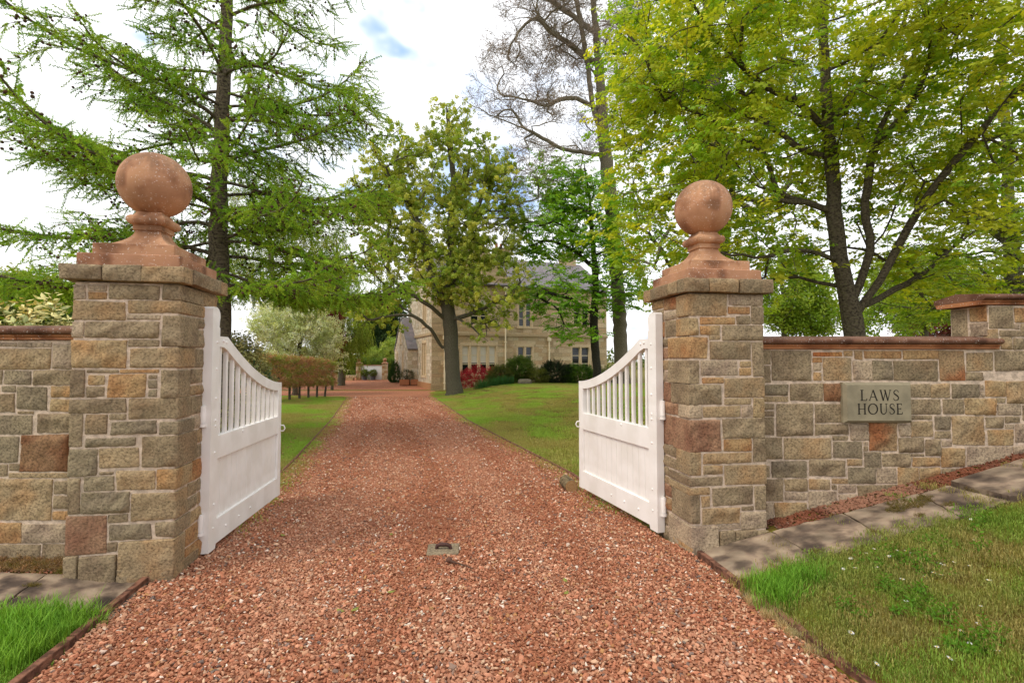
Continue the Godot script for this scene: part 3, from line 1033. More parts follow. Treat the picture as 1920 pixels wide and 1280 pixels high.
func fill_stones(root: Node3D, x0: float, x1: float, y0: float, y1: float, z := -0.028, turn := 0.0, swap := false) -> void:
	var y := y0
	while y < y1 - 0.03:
		var t := rf(0.09, 0.2)
		if y1 - y - t < 0.07: t = y1 - y
		var x := x0
		while x < x1 - 0.02:
			var l := rf(0.14, 0.4)
			if x1 - x - l < 0.1: l = x1 - x
			var c := Vector3(x + l / 2, y + t / 2, z) if not swap else Vector3(z, y + t / 2, x + l / 2)
			stone(root, ["t", "g", "b", "p", "y", "g", "d"][rng.randi() % 7], c, Vector3(l - 0.014, t - 0.014, 0.06), turn)
			x += l
		y += t

# ------------------------------------------------------------------ gates
func gate(label: String, hinge: Vector3, far_end: Vector3, side: int, pier_dir: Vector3) -> void:
	# x runs from the hinge to the free end, z is the face that shows
	var x := Vector3(far_end.x - hinge.x, 0, far_end.z - hinge.z)
	var L := x.length()
	x = x.normalized()
	var z := x.cross(Vector3.UP)
	var root := Node3D.new()
	root.name = numbered("timber_gate")
	add_child(root)
	root.transform = Transform3D(Basis(x, Vector3.UP, z), hinge)
	tag(root, label, "gate", "pair of white gates")
	var th := 0.035
	var f := side # the face towards the drive is +z or -z
	# hinge stile with a rounded head
	var o := PackedVector2Array([Vector2(0, 0.03), Vector2(0.11, 0.03), Vector2(0.125, 0.07), Vector2(0.125, 1.755), Vector2(0.11, 1.76)])
	for k in 9:
		var a := -0.5 + (PI / 2 + 0.5) * k / 8.0
		o.append(Vector2(0.055 + 0.07 * cos(a), 1.845 + 0.07 * sin(a)))
	o.append_array([Vector2(0.012, 1.915), Vector2(0, 1.90)])
	var b := Builder.new()
	extrude(b, o, -th, th, Color.WHITE)
	part("hinge_stile", b.mesh(M.paint), root)
	part("meeting_stile", cbox(Vector3(L - 0.1, 0.055, -th + 0.001), Vector3(L, 1.20, th - 0.001), M.paint, 0.005), root)
	# swept top rail
	var upper := []
	var lower := []
	for k in 21:
		var t := k / 20.0
		var xx := lerpf(0.125, L, t)
		var s := clampf((t - 0.10) / 0.9, 0.0, 1.0)
		var y := 1.26 + 0.43 * pow(1.0 - s, 1.75)
		upper.append(Vector2(xx, y))
		var s2 := clampf((t - 0.07) / 0.9, 0.0, 1.0)
		lower.append(Vector2(xx, 1.26 + 0.43 * pow(1.0 - s2, 1.75) - 0.085))
	b = Builder.new()
	for k in 20:
		extrude(b, PackedVector2Array([upper[k], lower[k], lower[k + 1], upper[k + 1]]), -th + 0.003, th - 0.003, Color.WHITE)
	part("top_rail", b.mesh(M.paint), root)
	part("lock_rail", cbox(Vector3(0.125, 0.72, -th + 0.002), Vector3(L - 0.1, 0.905, th - 0.002), M.paint, 0.005), root)
	part("bottom_rail", cbox(Vector3(0.125, 0.06, -th + 0.002), Vector3(L - 0.1, 0.255, th - 0.002), M.paint, 0.005), root)
	# bars between lock rail and top rail
	for k in 11:
		var xx := lerpf(0.125, L - 0.1, (k + 0.55) / 11.3)
		var t := (xx - 0.125) / (L - 0.125)
		var s2 := clampf((t - 0.07) / 0.9, 0.0, 1.0)
		part("bar", cbox(Vector3(xx - 0.016, 0.9, -0.016), Vector3(xx + 0.016, 1.26 + 0.43 * pow(1.0 - s2, 1.75) - 0.07, 0.016), M.paint, 0.004), root)
	# matchboard panel
	var n := 13
	for k in n:
		var w := (L - 0.225) / n
		part("panel_board", cbox(Vector3(0.125 + w * k + 0.0022, 0.25, -0.011), Vector3(0.125 + w * (k + 1) - 0.0022, 0.725, 0.011), M.paint, 0.003), root)
	# bolt heads
	var head := Builder.new()
	head.lathe([Vector2(0.011, -0.003), Vector2(0.0105, 0.002), Vector2(0.006, 0.006), Vector2(0.0005, 0.007)], 10, Color.WHITE)
	var bolt := head.mesh(M.paint)
	for q in [[0.075, 1.64], [0.19, 1.655], [0.245, 1.645], [0.075, 1.43], [0.075, 1.2], [0.075, 1.03], [0.075, 0.985], [0.075, 0.78], [0.07, 0.2], [0.075, 0.38], [0.3, 0.15], [0.55, 0.15], [0.8, 0.15], [0.6, 0.875]]:
		part("bolt", bolt, root, Transform3D(Basis(Vector3.RIGHT, f * PI / 2), Vector3(q[0], q[1], f * (th + 0.001))))
	# hinges: a knuckle and a pin plate that runs into the pier
	var lp := root.transform.basis.inverse() * pier_dir
	for y in [1.02, 0.20]:
		b = Builder.new()
		b.tube([Vector3(-0.012, y, -f * 0.02), Vector3(-0.012, y + 0.13, -f * 0.02)], [0.021, 0.021], 14, Color.WHITE)
		b.tube([Vector3(-0.012, y - 0.03, -f * 0.02), Vector3(-0.012, y - 0.004, -f * 0.02)], [0.024, 0.024], 14, Color.WHITE)
		b.tube([Vector3(-0.012, y - 0.018, -f * 0.02), Vector3(-0.012, y - 0.018, -f * 0.02) + lp * 0.09], [0.012, 0.012], 8, Color.WHITE)
		part("hinge", b.mesh(M.paint), root)
	b = Builder.new()
	b.tube([Vector3(L - 0.02, 0.80, f * th), Vector3(L - 0.02, 0.80, f * (th + 0.03)), Vector3(L - 0.02, 0.77, f * (th + 0.045)), Vector3(L - 0.02, 0.74, f * (th + 0.03)), Vector3(L - 0.02, 0.74, f * th)], [0.007, 0.007, 0.007, 0.007, 0.007], 8, Color.WHITE)
	part("latch", b.mesh(M.paint), root)

# ------------------------------------------------------------------ ground
func sheet(xs: Array, ds: Array, lift: float, col: Color, m: Material, f: Callable) -> ArrayMesh:
	var b := Builder.new()
	var nx := xs.size()
	for d in ds:
		for x in xs:
			var p: Vector3 = f.call(x, d)
			b.vert(p + Vector3.UP * lift, Vector3.UP, col)
	for k in ds.size() - 1:
		for q in nx - 1:
			var a := k * nx + q
			for t in [[a, a + nx, a + nx + 1], [a, a + nx + 1, a + 1]]:
				var nn := (b.v[t[2]] - b.v[t[0]]).cross(b.v[t[1]] - b.v[t[0]])
				for z in 3:
					b.i.append(t[z])
					b.n[t[z]] = b.n[t[z]] + nn * 1000.0
	for k in b.n.size():
		b.n[k] = b.n[k].normalized()
	return b.mesh(m)

func in_slab(p: Vector2) -> bool:
	for q in slabs:
		if Geometry2D.is_point_in_polygon(p, q):
			return true
	return false

var slabs := []

func pebble_mesh(seed_: int) -> ArrayMesh:
	rng.seed = seed_
	var b := Builder.new()
	var pts := []
	var s := Vector3(rf(0.8, 1.2), rf(0.45, 0.8), rf(0.6, 1.0))
	for k in 6:
		var d: Vector3 = [Vector3.RIGHT, Vector3.LEFT, Vector3.UP, Vector3.DOWN, Vector3.BACK, Vector3.FORWARD][k]
		pts.append((d + Vector3(rf(-1, 1), rf(-1, 1), rf(-1, 1)) * 0.38) * s * rf(0.8, 1.15))
	for f in [[2, 0, 4], [2, 4, 1], [2, 1, 5], [2, 5, 0], [3, 4, 0], [3, 1, 4], [3, 5, 1], [3, 0, 5]]:
		var p: Vector3 = pts[f[0]]
		var q: Vector3 = pts[f[1]]
		var r: Vector3 = pts[f[2]]
		# one extra point per face makes a blunter stone
		var m := (p + q + r) / 3.0 * rf(1.25, 1.5)
		for e in [[p, q], [q, r], [r, p]]:
			b.tri(m, e[0], e[1], Color.WHITE)
			if (b.n[-1]).dot(m) < 0:
				for z in 3:
					b.n[-1 - z] = -b.n[-1 - z]
				var t := b.i[-1]
				b.i[-1] = b.i[-2]
				b.i[-2] = t
	return b.mesh(M.pebble)

func pebble_tone(dark := 0.0) -> Color:
	var k := rng.randf()
	var c: Color
	if k < 0.46: c = srgb(168, 112, 84)
	elif k < 0.67: c = srgb(190, 138, 108)
	elif k < 0.82: c = srgb(138, 90, 68)
	elif k < 0.91: c = srgb(202, 166, 136)
	elif k < 0.955: c = srgb(112, 96, 88)
	elif k < 0.98: c = srgb(224, 208, 190)
	else: c = srgb(178, 132, 86)
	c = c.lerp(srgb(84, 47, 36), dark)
	return tint(c, 0.2)

func gravel() -> void:
	var shapes := []
	for k in 6:
		shapes.append(pebble_mesh(500 + k))
	rng.seed = 5
	var places := [[], [], [], [], [], []]
	var tints := [[], [], [], [], [], []]
	var put := func(x: float, d: float, size: float, dark: float, lift: float):
		var k := rng.randi() % 6
		var s := size * (rf(0.55, 1.2) if rng.randf() < 0.94 else rf(1.2, 1.7))
		var y := ground(x, d) + lift + s * 0.25 + absf(noise_a.get_noise_2d(x * 3.0, d * 3.0)) * 0.012
		places[k].append(Transform3D(Basis.from_euler(Vector3(rf(-0.6, 0.6), rf(0, TAU), rf(-0.6, 0.6))) * s, Vector3(x, y, -d)))
		# rusty fresh stone and greyer, dustier runs where wheels pass
		var run := noise_a.get_noise_2d((x - drive_left(d)) * 1.1, d * 0.16) + 0.4 * noise_a.get_noise_2d(x * 2.3, d * 1.6)
		var c := pebble_tone(dark)
		c = c.lerp(srgb(190, 144, 116), clampf(run * 0.9, 0.0, 0.35)) if run > 0 else c.lerp(srgb(142, 84, 56), clampf(-run * 0.9, 0.0, 0.4))
		tints[k].append(c)
	var d := 1.6
	while d < 27.0:
		# stones in a row across the drive; rows and stones spread out with distance
		var gap := lerpf(0.0165, 0.07, clampf((d - 3.0) / 20.0, 0, 1))
		var size := lerpf(0.0122, 0.028, clampf((d - 5.0) / 20.0, 0, 1))
		var x := drive_left(d) + 0.01
		var e := drive_right(d) - 0.01
		while x < e:
			put.call(x + rf(-0.4, 0.4) * gap, d + rf(-0.5, 0.5) * gap, size, 0.0, 0.012)
			x += gap * rf(0.7, 1.3)
		d += gap
	for k in 420:
		var t := rf(0, 1)
		put.call(lerpf(-4.3, -2.98, t), rf(3.42, 3.64), 0.012, 0.3, 0.004)
	var root := thing("gravel", "loose red-brown gravel stones covering the drive", "gravel", Vector3.ZERO)
	root.set_meta("kind", "stuff")
	for k in 6:
		scatter("gravel_stones", shapes[k], places[k], tints[k], root)
		places[k] = []
		tints[k] = []
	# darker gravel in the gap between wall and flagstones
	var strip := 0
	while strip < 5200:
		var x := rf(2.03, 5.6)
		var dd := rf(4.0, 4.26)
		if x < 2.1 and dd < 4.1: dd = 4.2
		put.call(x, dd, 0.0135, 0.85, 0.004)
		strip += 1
	root = thing("gravel_strip", "band of darker red gravel between the wall foot and the flagstones", "gravel", Vector3.ZERO)
	root.set_meta("kind", "stuff")
	for k in 6:
		scatter("gravel_stones", shapes[k], places[k], tints[k], root)

func blade_patch(seed_: int, n: int, half: float, h: float, w: float, straw: float, bend := 0.6) -> ArrayMesh:
	rng.seed = seed_
	var b := Builder.new()
	for k in n:
		var o := Vector3(rf(-half, half), -0.005, rf(-half, half))
		var a := rf(0, TAU)
		var lean := Vector3(cos(a), 0, sin(a)) * rf(0.05, bend)
		var s := Vector3(-sin(a + rf(-1, 1)), 0, cos(a)) * w * rf(0.6, 1.2)
		var l := h * rf(0.5, 1.2)
		var col := tint(Color(1, 1, 1), 0.22) if rng.randf() > straw else tint(Color(1.9, 1.25, 1.7), 0.2)
		var mid := o + (Vector3.UP + lean * 0.6).normalized() * l * 0.6
		var tip := mid + (Vector3.UP * 0.6 + lean * 1.6).normalized() * l * 0.45
		b.tri(o - s, mid, o + s, col)
		b.tri(o - s * 0.5, mid - s * 0.7, mid + s * 0.7, col)
		b.tri(mid - s * 0.7, tip, mid + s * 0.7, col)
	return b.mesh(M.grass)

func grass() -> void:
	var short := [blade_patch(1, 170, 0.16, 0.030, 0.0022, 0.28), blade_patch(2, 170, 0.16, 0.026, 0.0022, 0.4), blade_patch(3, 150, 0.16, 0.036, 0.0024, 0.15)]
	var wide := [blade_patch(4, 230, 0.34, 0.045, 0.0045, 0.12), blade_patch(5, 230, 0.34, 0.04, 0.0045, 0.25)]
	rng.seed = 9
	var put := func(root: Node3D, shapes: Array, spots: Array, pick: Callable):
		for k in shapes.size():
			var places := []
			var tints := []
			for q in spots:
				if rng.randi() % shapes.size() != k and shapes.size() > 1:
					continue
				var x: float = q.x
				var d: float = q.y
				places.append(Transform3D(Basis(Vector3.UP, rf(0, TAU)) * rf(0.8, 1.2), Vector3(x, ground(x, d), -d)))
				tints.append(pick.call(x, d))
			scatter("blades", shapes[k], places, tints, root)
	var verge_tone := func(x: float, d: float) -> Color:
		var m := clampf(0.42 + noise_a.get_noise_2d(x * 1.5, d * 1.5) * 2.0, 0, 1)
		return tint(Color(0.38, 0.32, 0.10).lerp(Color(0.24, 0.35, 0.05), m), 0.18)
	var lawn_tone := func(x: float, d: float) -> Color:
		var m := clampf(0.5 + noise_a.get_noise_2d(x * 0.6, d * 0.35) * 2.2, 0, 1)
		return tint(Color(0.44, 0.38, 0.11).lerp(Color(0.34, 0.50, 0.065), m), 0.12)
	var spots := []
	for k in 5200:
		var d := rf(0.9, 4.1)
		var x := rf(1.5, 6.0)
		if x < drive_right(d) + 0.13 or in_slab(Vector2(x, d)) or d > 4.0:
			continue
		spots.append(Vector2(x, d))
	var root := thing("verge_grass", "patchy olive grass on the bank before the wall with the name plate", "grass", Vector3.ZERO)
	root.set_meta("kind", "stuff")
	put.call(root, short, spots, verge_tone)
	spots = []
	for k in 1600:
		var d := rf(1.2, 3.6)
		var x := rf(-5.0, -2.2)
		if x > drive_left(d) - 0.13 or in_slab(Vector2(x, d)) or d > 3.1:
			continue
		spots.append(Vector2(x, d))
	root = thing("verge_grass", "lush green grass at the foot of the short flagstones", "grass", Vector3.ZERO)
	root.set_meta("kind", "stuff")
	put.call(root, [short[2], short[0]], spots, func(x, d): return tint(Color(0.24, 0.42, 0.05), 0.15))
	spots = []
	for k in 6500:
		var d := 4.8 + 29.5 * pow(rng.randf(), 1.4)
		var x := drive_right(d) + 0.03 + 15.0 * pow(rng.randf(), 1.3)
		if d > 33.0 - (x + 4.0) * -0.2 and x < 9: continue
		if d < 5.2 and x > 1.2: continue
		spots.append(Vector2(x, d))
	root = thing("lawn_grass", "mown lawn grass rising towards the house shrubs", "grass", Vector3.ZERO)
	root.set_meta("kind", "stuff")
	put.call(root, wide, spots, lawn_tone)
	spots = []
	for k in 4200:
		var d := 4.3 + 22.6 * pow(rng.randf(), 1.3)
		var x := drive_left(d) - 0.03 - 9.0 * pow(rng.randf(), 1.4)
		spots.append(Vector2(x, d))
	root = thing("lawn_grass", "mown lawn grass between the drive and the clipped beech hedge", "grass", Vector3.ZERO)
	root.set_meta("kind", "stuff")
	put.call(root, wide, spots, lawn_tone)
	# long tufts by the edging boards
	var long := blade_patch(6, 220, 0.12, 0.15, 0.0028, 0.16, 0.7)
	for q in [["tall bright green grass tuft at the corner of the flagstones and drive edging", [[1432, 1112], [1462, 1105], [1490, 1098], [1515, 1092], [1450, 1126], [1480, 1120]]], ["tall bright green grass growing over the short flagstones", [[10, 1180], [45, 1170], [85, 1168], [125, 1170], [160, 1172], [20, 1205], [70, 1200], [115, 1198], [30, 1240], [90, 1225]]], ["dry straw-coloured grass spilling over the timber edging", [[1412, 1112], [1420, 1125], [1432, 1138], [1446, 1150], [1462, 1164], [1480, 1180], [1500, 1196], [1530, 1222]]]]:
		rng.seed = hash(q[0])
		var places := []
		var tints := []
		for s in q[1]:
			var p := on_ground(s[0], s[1])
			for e in 2:
				var o := p + Vector3(rf(-0.04, 0.04), 0, rf(-0.04, 0.04))
				places.append(Transform3D(Basis(Vector3.UP, rf(0, TAU)) * (rf(0.7, 1.05) if not q[0].begins_with("dry") else rf(0.3, 0.45)), o))
				tints.append(tint(Color(0.20, 0.40, 0.035) if not q[0].begins_with("dry") else Color(0.56, 0.44, 0.22), 0.22))
		var o := thing("grass_tuft", q[0], "grass", Vector3.ZERO)
		o.set_meta("kind", "stuff")
		scatter("blades", long, places, tints, o)

func flagstone(label: String, px: Array, lift: float, seed_: int) -> void:
	rng.seed = seed_
	var poly := PackedVector2Array()
	var pts := []
	for q in px:
		var p := on_ground(q[0], q[1])
		pts.append(p)
		poly.append(Vector2(p.x, -p.z))
	slabs.append(poly)
	var c := Vector3.ZERO
	for p in pts:
		c += p / pts.size()
	var root := part("flagstone", null, self)
	root.position = c
	tag(root, label, "flagstone", "flagstones along the walls")
	# a bent sheet of stone: top grid with soft unevenness, and edges
	var b := Builder.new()
	var n := 16
	var col := srgb(150, 136, 120) * rf(0.85, 1.05)
	col.a = 1
	for k in n + 1:
		for q in n + 1:
			var u := float(q) / n
			var w := float(k) / n
			var p: Vector3 = pts[0].lerp(pts[1], u).lerp(pts[3].lerp(pts[2], u), w)
			p.y = ground(p.x, -p.z) + lift + 0.006 * noise_a.get_noise_2d(p.x * 6.0, p.z * 6.0)
			if k == 0 or q == 0 or k == n or q == n:
				p += Vector3(rf(-1, 1), -0.5, rf(-1, 1)) * 0.005
			var sh := 1.0 + 0.75 * noise_a.get_noise_2d(p.x * 4.0 + seed_, p.z * 4.0)
			b.vert(p - c, Vector3.ZERO, Color(col.r * sh, col.g * sh, col.b * sh))
	for k in n:
		for q in n:
			var a := k * (n + 1) + q
			for t in [[a, a + 1, a + n + 2], [a, a + n + 2, a + n + 1]]:
				var nn := (b.v[t[2]] - b.v[t[0]]).cross(b.v[t[1]] - b.v[t[0]])
				if nn.y < 0:
					t = [t[0], t[2], t[1]]
					nn = -nn
				for z in 3:
					b.i.append(t[z])
					b.n[t[z]] = b.n[t[z]] + nn
	for k in b.n.size():
		b.n[k] = b.n[k].normalized()
	var rim := []
	for q in n: rim.append(q)
	for k in n: rim.append(k * (n + 1) + n)
	for q in n: rim.append(n * (n + 1) + n - q)
	for k in n: rim.append((n - k) * (n + 1))
	for k in rim.size():
		var p := b.v[rim[k]]
		var q := b.v[rim[(k + 1) % rim.size()]]
		b.quad(p, q, q - Vector3(0, 0.06, 0), p - Vector3(0, 0.06, 0), col * 0.9)
	root.mesh = b.mesh(M.slab)

# ------------------------------------------------------------------ house
func ashlar(parent: Node3D, frame: Transform3D, span: Callable, h: float, holes: Array, course: float, cols: Array, lo := 0.35, hi := 0.8) -> void:
	var b := Builder.new()
	var core := Builder.new()
	var cuts := [0.0, h]
	for q in holes:
		cuts.append(q[2])
		cuts.append(q[3])
	var y := course
	while y < h:
		var ok := true
		for c in cuts:
			if absf(c - y) < course * 0.35: ok = false
		if ok: cuts.append(y)
		y += course
	cuts.sort()
	for k in cuts.size() - 1:
		var y0: float = cuts[k]
		var y1: float = cuts[k + 1]
		if y1 - y0 < 0.02:
			continue
		var lim: Array = span.call((y0 + y1) / 2)
		var free := [[lim[0], lim[1]]]
		for q in holes:
			if q[2] < y1 - 0.01 and q[3] > y0 + 0.01:
				var next := []
				for f in free:
					if q[1] <= f[0] or q[0] >= f[1]:
						next.append(f)
						continue
					if q[0] > f[0]: next.append([f[0], q[0]])
					if q[1] < f[1]: next.append([q[1], f[1]])
				free = next
		for f in free:
			if f[1] - f[0] < 0.03:
				continue
			core.box(Vector3(f[0], y0, -0.32), Vector3(f[1], y1, -0.012), Color.WHITE)
			var x: float = f[0]
			while x < f[1] - 0.02:
				var l := rf(lo, hi)
				if f[1] - x - l < lo * 0.6: l = f[1] - x
				var c: Color = cols[rng.randi() % cols.size()]
				b.box(Vector3(x + 0.006, y0 + 0.006, -0.03), Vector3(x + l - 0.006, y1 - 0.006, rf(0.0, 0.006)), tint(c, 0.10))
				x += l
	part("wall", core.mesh(M.house_joint), parent, frame)
	part("ashlar_blocks", b.mesh(M.ashlar), parent, frame).set_meta("kind", "stuff")

func window(parent: Node3D, frame: Transform3D, q: Array, lights: int, blind := 0.0, bars := 3) -> void:
	var x0: float = q[0]
	var x1: float = q[1]
	var y0: float = q[2]
	var y1: float = q[3]
	var s := Builder.new()
	var e := 0.10
	s.box(Vector3(x0 - 0.05, y0, -0.16), Vector3(x0 + e, y1, 0.02), Color.WHITE)
	s.box(Vector3(x1 - e, y0, -0.16), Vector3(x1 + 0.05, y1, 0.02), Color.WHITE)
	s.box(Vector3(x0 - 0.05, y1, -0.16), Vector3(x1 + 0.05, y1 + 0.22, 0.025), Color.WHITE)
	s.box(Vector3(x0 - 0.08, y0 - 0.16, -0.16), Vector3(x1 + 0.08, y0, 0.06), Color.WHITE)
	for k in range(1, lights):
		var x := lerpf(x0, x1, float(k) / lights)
		s.box(Vector3(x - e * 0.8, y0, -0.16), Vector3(x + e * 0.8, y1, 0.018), Color.WHITE)
	var w := part("window", s.mesh(M.trim), parent, frame)
	for k in lights:
		var a := lerpf(x0, x1, float(k) / lights) + e * (1.0 if k == 0 else 0.8)
		var b := lerpf(x0, x1, float(k + 1) / lights) - e * (1.0 if k == lights - 1 else 0.8)
		var f := Builder.new()
		var t := 0.045
		f.box(Vector3(a, y0, -0.14), Vector3(a + t, y1, -0.09), Color.WHITE)
		f.box(Vector3(b - t, y0, -0.14), Vector3(b, y1, -0.09), Color.WHITE)
		for j in bars + 1:
			var y := lerpf(y0, y1 - t, float(j) / bars)
			f.box(Vector3(a + t, y, -0.138), Vector3(b - t, y + t, -0.092), Color.WHITE)
		part("sash", f.mesh(M.cream), w)
		f = Builder.new()
		f.box(Vector3(a, y0, -0.135), Vector3(b, y1, -0.128), Color.WHITE)
		part("pane", f.mesh(M.pane), w)
		if blind > 0.0:
			f = Builder.new()
			f.box(Vector3(a + t, lerpf(y1, y0, blind), -0.127), Vector3(b - t, y1 - t, -0.12), Color.WHITE)
			part("blind", f.mesh(M.blind), w)

func slates(b: Builder, a: Vector3, along_: Vector3, up: Vector3, w: float, l: float) -> void:
	# rows of slates from the eave upwards
	var n := along_.cross(up).normalized()
	if n.y < 0: n = -n
	var rows := int(l / 0.28)
	for k in rows:
		var x := -0.18 * (k % 2)
		while x < w:
			var x0 := maxf(x, 0.0)
			var x1 := minf(x + 0.36, w)
			x += 0.36
			if x1 - x0 < 0.02: continue
			var xf := Transform3D(Basis(along_, n, up), a)
			b.box(Vector3(x0 + 0.004, 0.01, k * 0.28), Vector3(x1 - 0.004, 0.028 + rf(0, 0.006), (k + 1) * 0.28 + 0.03), tint(srgb(132, 125, 127), 0.16), xf)

func roof_part(parent: Node3D, a: Vector3, along_: Vector3, up: Vector3, w: float, l: float) -> void:
	var b := Builder.new()
	var n := along_.cross(up).normalized()
	if n.y < 0: n = -n
	b.box(Vector3(0, -0.1, 0), Vector3(w, 0.008, l), Color(0.2, 0.2, 0.2), Transform3D(Basis(along_, n, up), a))
	var r := part("roof", b.mesh(M.slate), parent)
	b = Builder.new()
	slates(b, a, along_, up, w, l)
	part("slates", b.mesh(M.slate), r).set_meta("kind", "stuff")

func downpipe(parent: Node3D, x: float, y0: float, y1: float) -> void:
	var b := Builder.new()
	b.tube([Vector3(x, y0, 0.09), Vector3(x, y1, 0.09)], [0.055, 0.055], 10, Color.WHITE)
	b.box(Vector3(x - 0.13, y1, 0.01), Vector3(x + 0.13, y1 + 0.28, 0.2), Color.WHITE)
	for k in 3:
		var y := lerpf(y0, y1, (k + 0.4) / 3.0)
		b.box(Vector3(x - 0.09, y, 0.0), Vector3(x + 0.09, y + 0.06, 0.155), Color.WHITE)
	part("downpipe", b.mesh(M.cream), parent)

func house() -> void:
	rng.seed = 40
	var c := Vector3(-5.64, -0.63, -35.5)
	var bx := Vector3(0.927, 0, -0.375).normalized()
	var root := Node3D.new()
	root.name = numbered("country_house")
	add_child(root)
	root.transform = Transform3D(Basis(bx, Vector3.UP, bx.cross(Vector3.UP)), c)
	tag(root, "two-storey buff stone country house with slate roof beyond the trees", "house")
	var inv := root.transform.affine_inverse()
	var n := root.transform.basis.z
	var fx := func(x0: float, y0: float, x1: float, y1: float) -> Array:
		var a := inv * on_plane(x0, (y0 + y1) / 2, c, n)
		var b := inv * on_plane(x1, (y0 + y1) / 2, c, n)
		var t := inv * on_plane((x0 + x1) / 2, y0, c, n)
		var s := inv * on_plane((x0 + x1) / 2, y1, c, n)
		return [a.x, b.x, s.y, t.y]
	var W := 14.35
	var eave := 7.75
	var buff := [srgb(216, 190, 150), srgb(206, 178, 138), srgb(222, 200, 164), srgb(198, 174, 138)]
	var pale := [srgb(222, 208, 182), srgb(210, 194, 166), srgb(200, 184, 156), srgb(228, 216, 194)]
	var front := [fx.call(864, 648, 932, 700), fx.call(969, 650, 1000, 697), fx.call(1071, 651, 1107, 697), fx.call(971, 567, 998, 612), fx.call(880, 560, 918, 608), fx.call(1074, 571, 1106, 613)]
	var gable := [0.2, 6.2]
	ashlar(root, Transform3D.IDENTITY, func(y): return [0.0, W], eave, front, 0.30, buff)
	var peak := 11.3
	ashlar(root, Transform3D(Basis.IDENTITY, Vector3(0, eave, 0.0)), func(y): return [lerpf(gable[0], 3.2, y / (peak - eave)), lerpf(gable[1], 3.2, y / (peak - eave))], peak - eave - 0.1, [[2.6, 3.8, 0.4, 1.7]], 0.3, buff)
	window(root, Transform3D(Basis.IDENTITY, Vector3(0, eave, 0)), [2.6, 3.8, 0.4, 1.7], 2)
	window(root, Transform3D.IDENTITY, front[0], 4, 0.62)
	for k in [1, 2, 3]: window(root, Transform3D.IDENTITY, front[k], 2)
	window(root, Transform3D.IDENTITY, front[4], 2, 0.45)
	window(root, Transform3D.IDENTITY, front[5], 2)
	# string course and plinth
	var str_y: float = (inv * on_plane(947, 628, c, n)).y
	part("string_course", cbox(Vector3(-0.06, str_y - 0.1, -0.01), Vector3(W + 0.06, str_y + 0.1, 0.08), M.trim, 0.01, Color(0.72, 0.7, 0.66)), root)
	part("plinth", cbox(Vector3(-0.05, -0.4, -0.02), Vector3(W + 0.05, 0.42, 0.07), M.trim, 0.01, Color(0.66, 0.62, 0.56)), root)
	for px in [833, 947, 1029]:
		downpipe(root, (inv * on_plane(px, 680, c, n)).x, 0.0, str_y - 0.4 if px != 947 else eave - 0.4)
	# the side towards the courtyard
	var side := Transform3D(Basis(Vector3.UP, -PI / 2), Vector3(0, 0, 0))
	side = Transform3D(Basis(Vector3(0, 0, 1), Vector3.UP, Vector3(-1, 0, 0)), Vector3(0, 0, -9.0))
	var holes := [[9.0 - 3.2, 9.0 - 1.7, 1.0, 3.4], [9.0 - 3.0, 9.0 - 1.8, 4.7, 6.6]]
	ashlar(root, side, func(y): return [0.0, 8.99], eave, holes, 0.24, pale, 0.2, 0.45)
	ashlar(root, Transform3D(side.basis, side.origin + Vector3(0, eave, 0)), func(y): return [lerpf(0.0, 4.5, y / 2.9), lerpf(8.99, 4.5, y / 2.9)], 2.8, [], 0.24, pale, 0.2, 0.45)
	for q in holes: window(root, side, q, 2)
	part("string_course", cbox(Vector3(-0.08, str_y - 0.1, -9.0), Vector3(0.0, str_y + 0.1, -0.02), M.trim, 0.01, Color(0.72, 0.7, 0.66)), root)
	part("plinth", cbox(Vector3(-0.07, -0.4, -9.0), Vector3(-0.01, 0.5, -0.03), M.trim, 0.01, Color(0.62, 0.4, 0.28)), root)
	# far end and back, plain
	ashlar(root, Transform3D(Basis(Vector3(0, 0, -1), Vector3.UP, Vector3(1, 0, 0)), Vector3(W, 0, 0)), func(y): return [0.01, 9.0], eave, [], 0.3, buff)
	part("back_wall", cbox(Vector3(0.3, 0, -9.0), Vector3(W - 0.3, eave, -8.7), M.house_joint), root)
	# roofs
	var slope := Vector3(0, 2.9, -4.6).normalized()
	roof_part(root, Vector3(-0.1, eave - 0.1, 0.25), Vector3.RIGHT, slope, W + 0.2, 5.6)
	roof_part(root, Vector3(W + 0.1, eave - 0.1, -9.25), Vector3.LEFT, Vector3(0, 2.9, 4.6).normalized(), W + 0.2, 5.6)
	var s2 := Vector3(3.0, peak - eave, 0).normalized()
	roof_part(root, Vector3(gable[0] - 0.1, eave - 0.05, -4.4), Vector3(0, 0, 1), s2, 4.35, 4.75)
	roof_part(root, Vector3(gable[1] + 0.1, eave - 0.05, -0.05), Vector3(0, 0, -1), Vector3(-s2.x, s2.y, 0), 4.35, 4.75)
	for x in [6.9, 13.2]:
		var b := Builder.new()
		block(b, Transform3D(Basis.IDENTITY, Vector3(x, 10.3, -4.5)), Vector3(1.3, 2.0, 0.8), 0.02, 0.3, buff[0], 0.004)
		block(b, Transform3D(Basis.IDENTITY, Vector3(x, 11.35, -4.5)), Vector3(1.45, 0.16, 0.95), 0.02, 0.4, buff[1], 0.004)
		var ch := part("chimney", b.mesh(M.ashlar), root)
		for e in 3:
			b = Builder.new()
			b.lathe([Vector2(0.13, 0), Vector2(0.11, 0.4), Vector2(0.13, 0.45), Vector2(0.09, 0.45)], 12, Color.WHITE, Vector3(x - 0.4 + 0.4 * e, 11.43, -4.5))
			part("chimney_pot", b.mesh(M.clay), ch)
	# low service wing with a steep gable towards the courtyard
	var wx := -0.75
	var wz := -4.9
	var wing := Transform3D(Basis(Vector3(0, 0, 1), Vector3.UP, Vector3(-1, 0, 0)), Vector3(wx, 0, wz - 6.5))
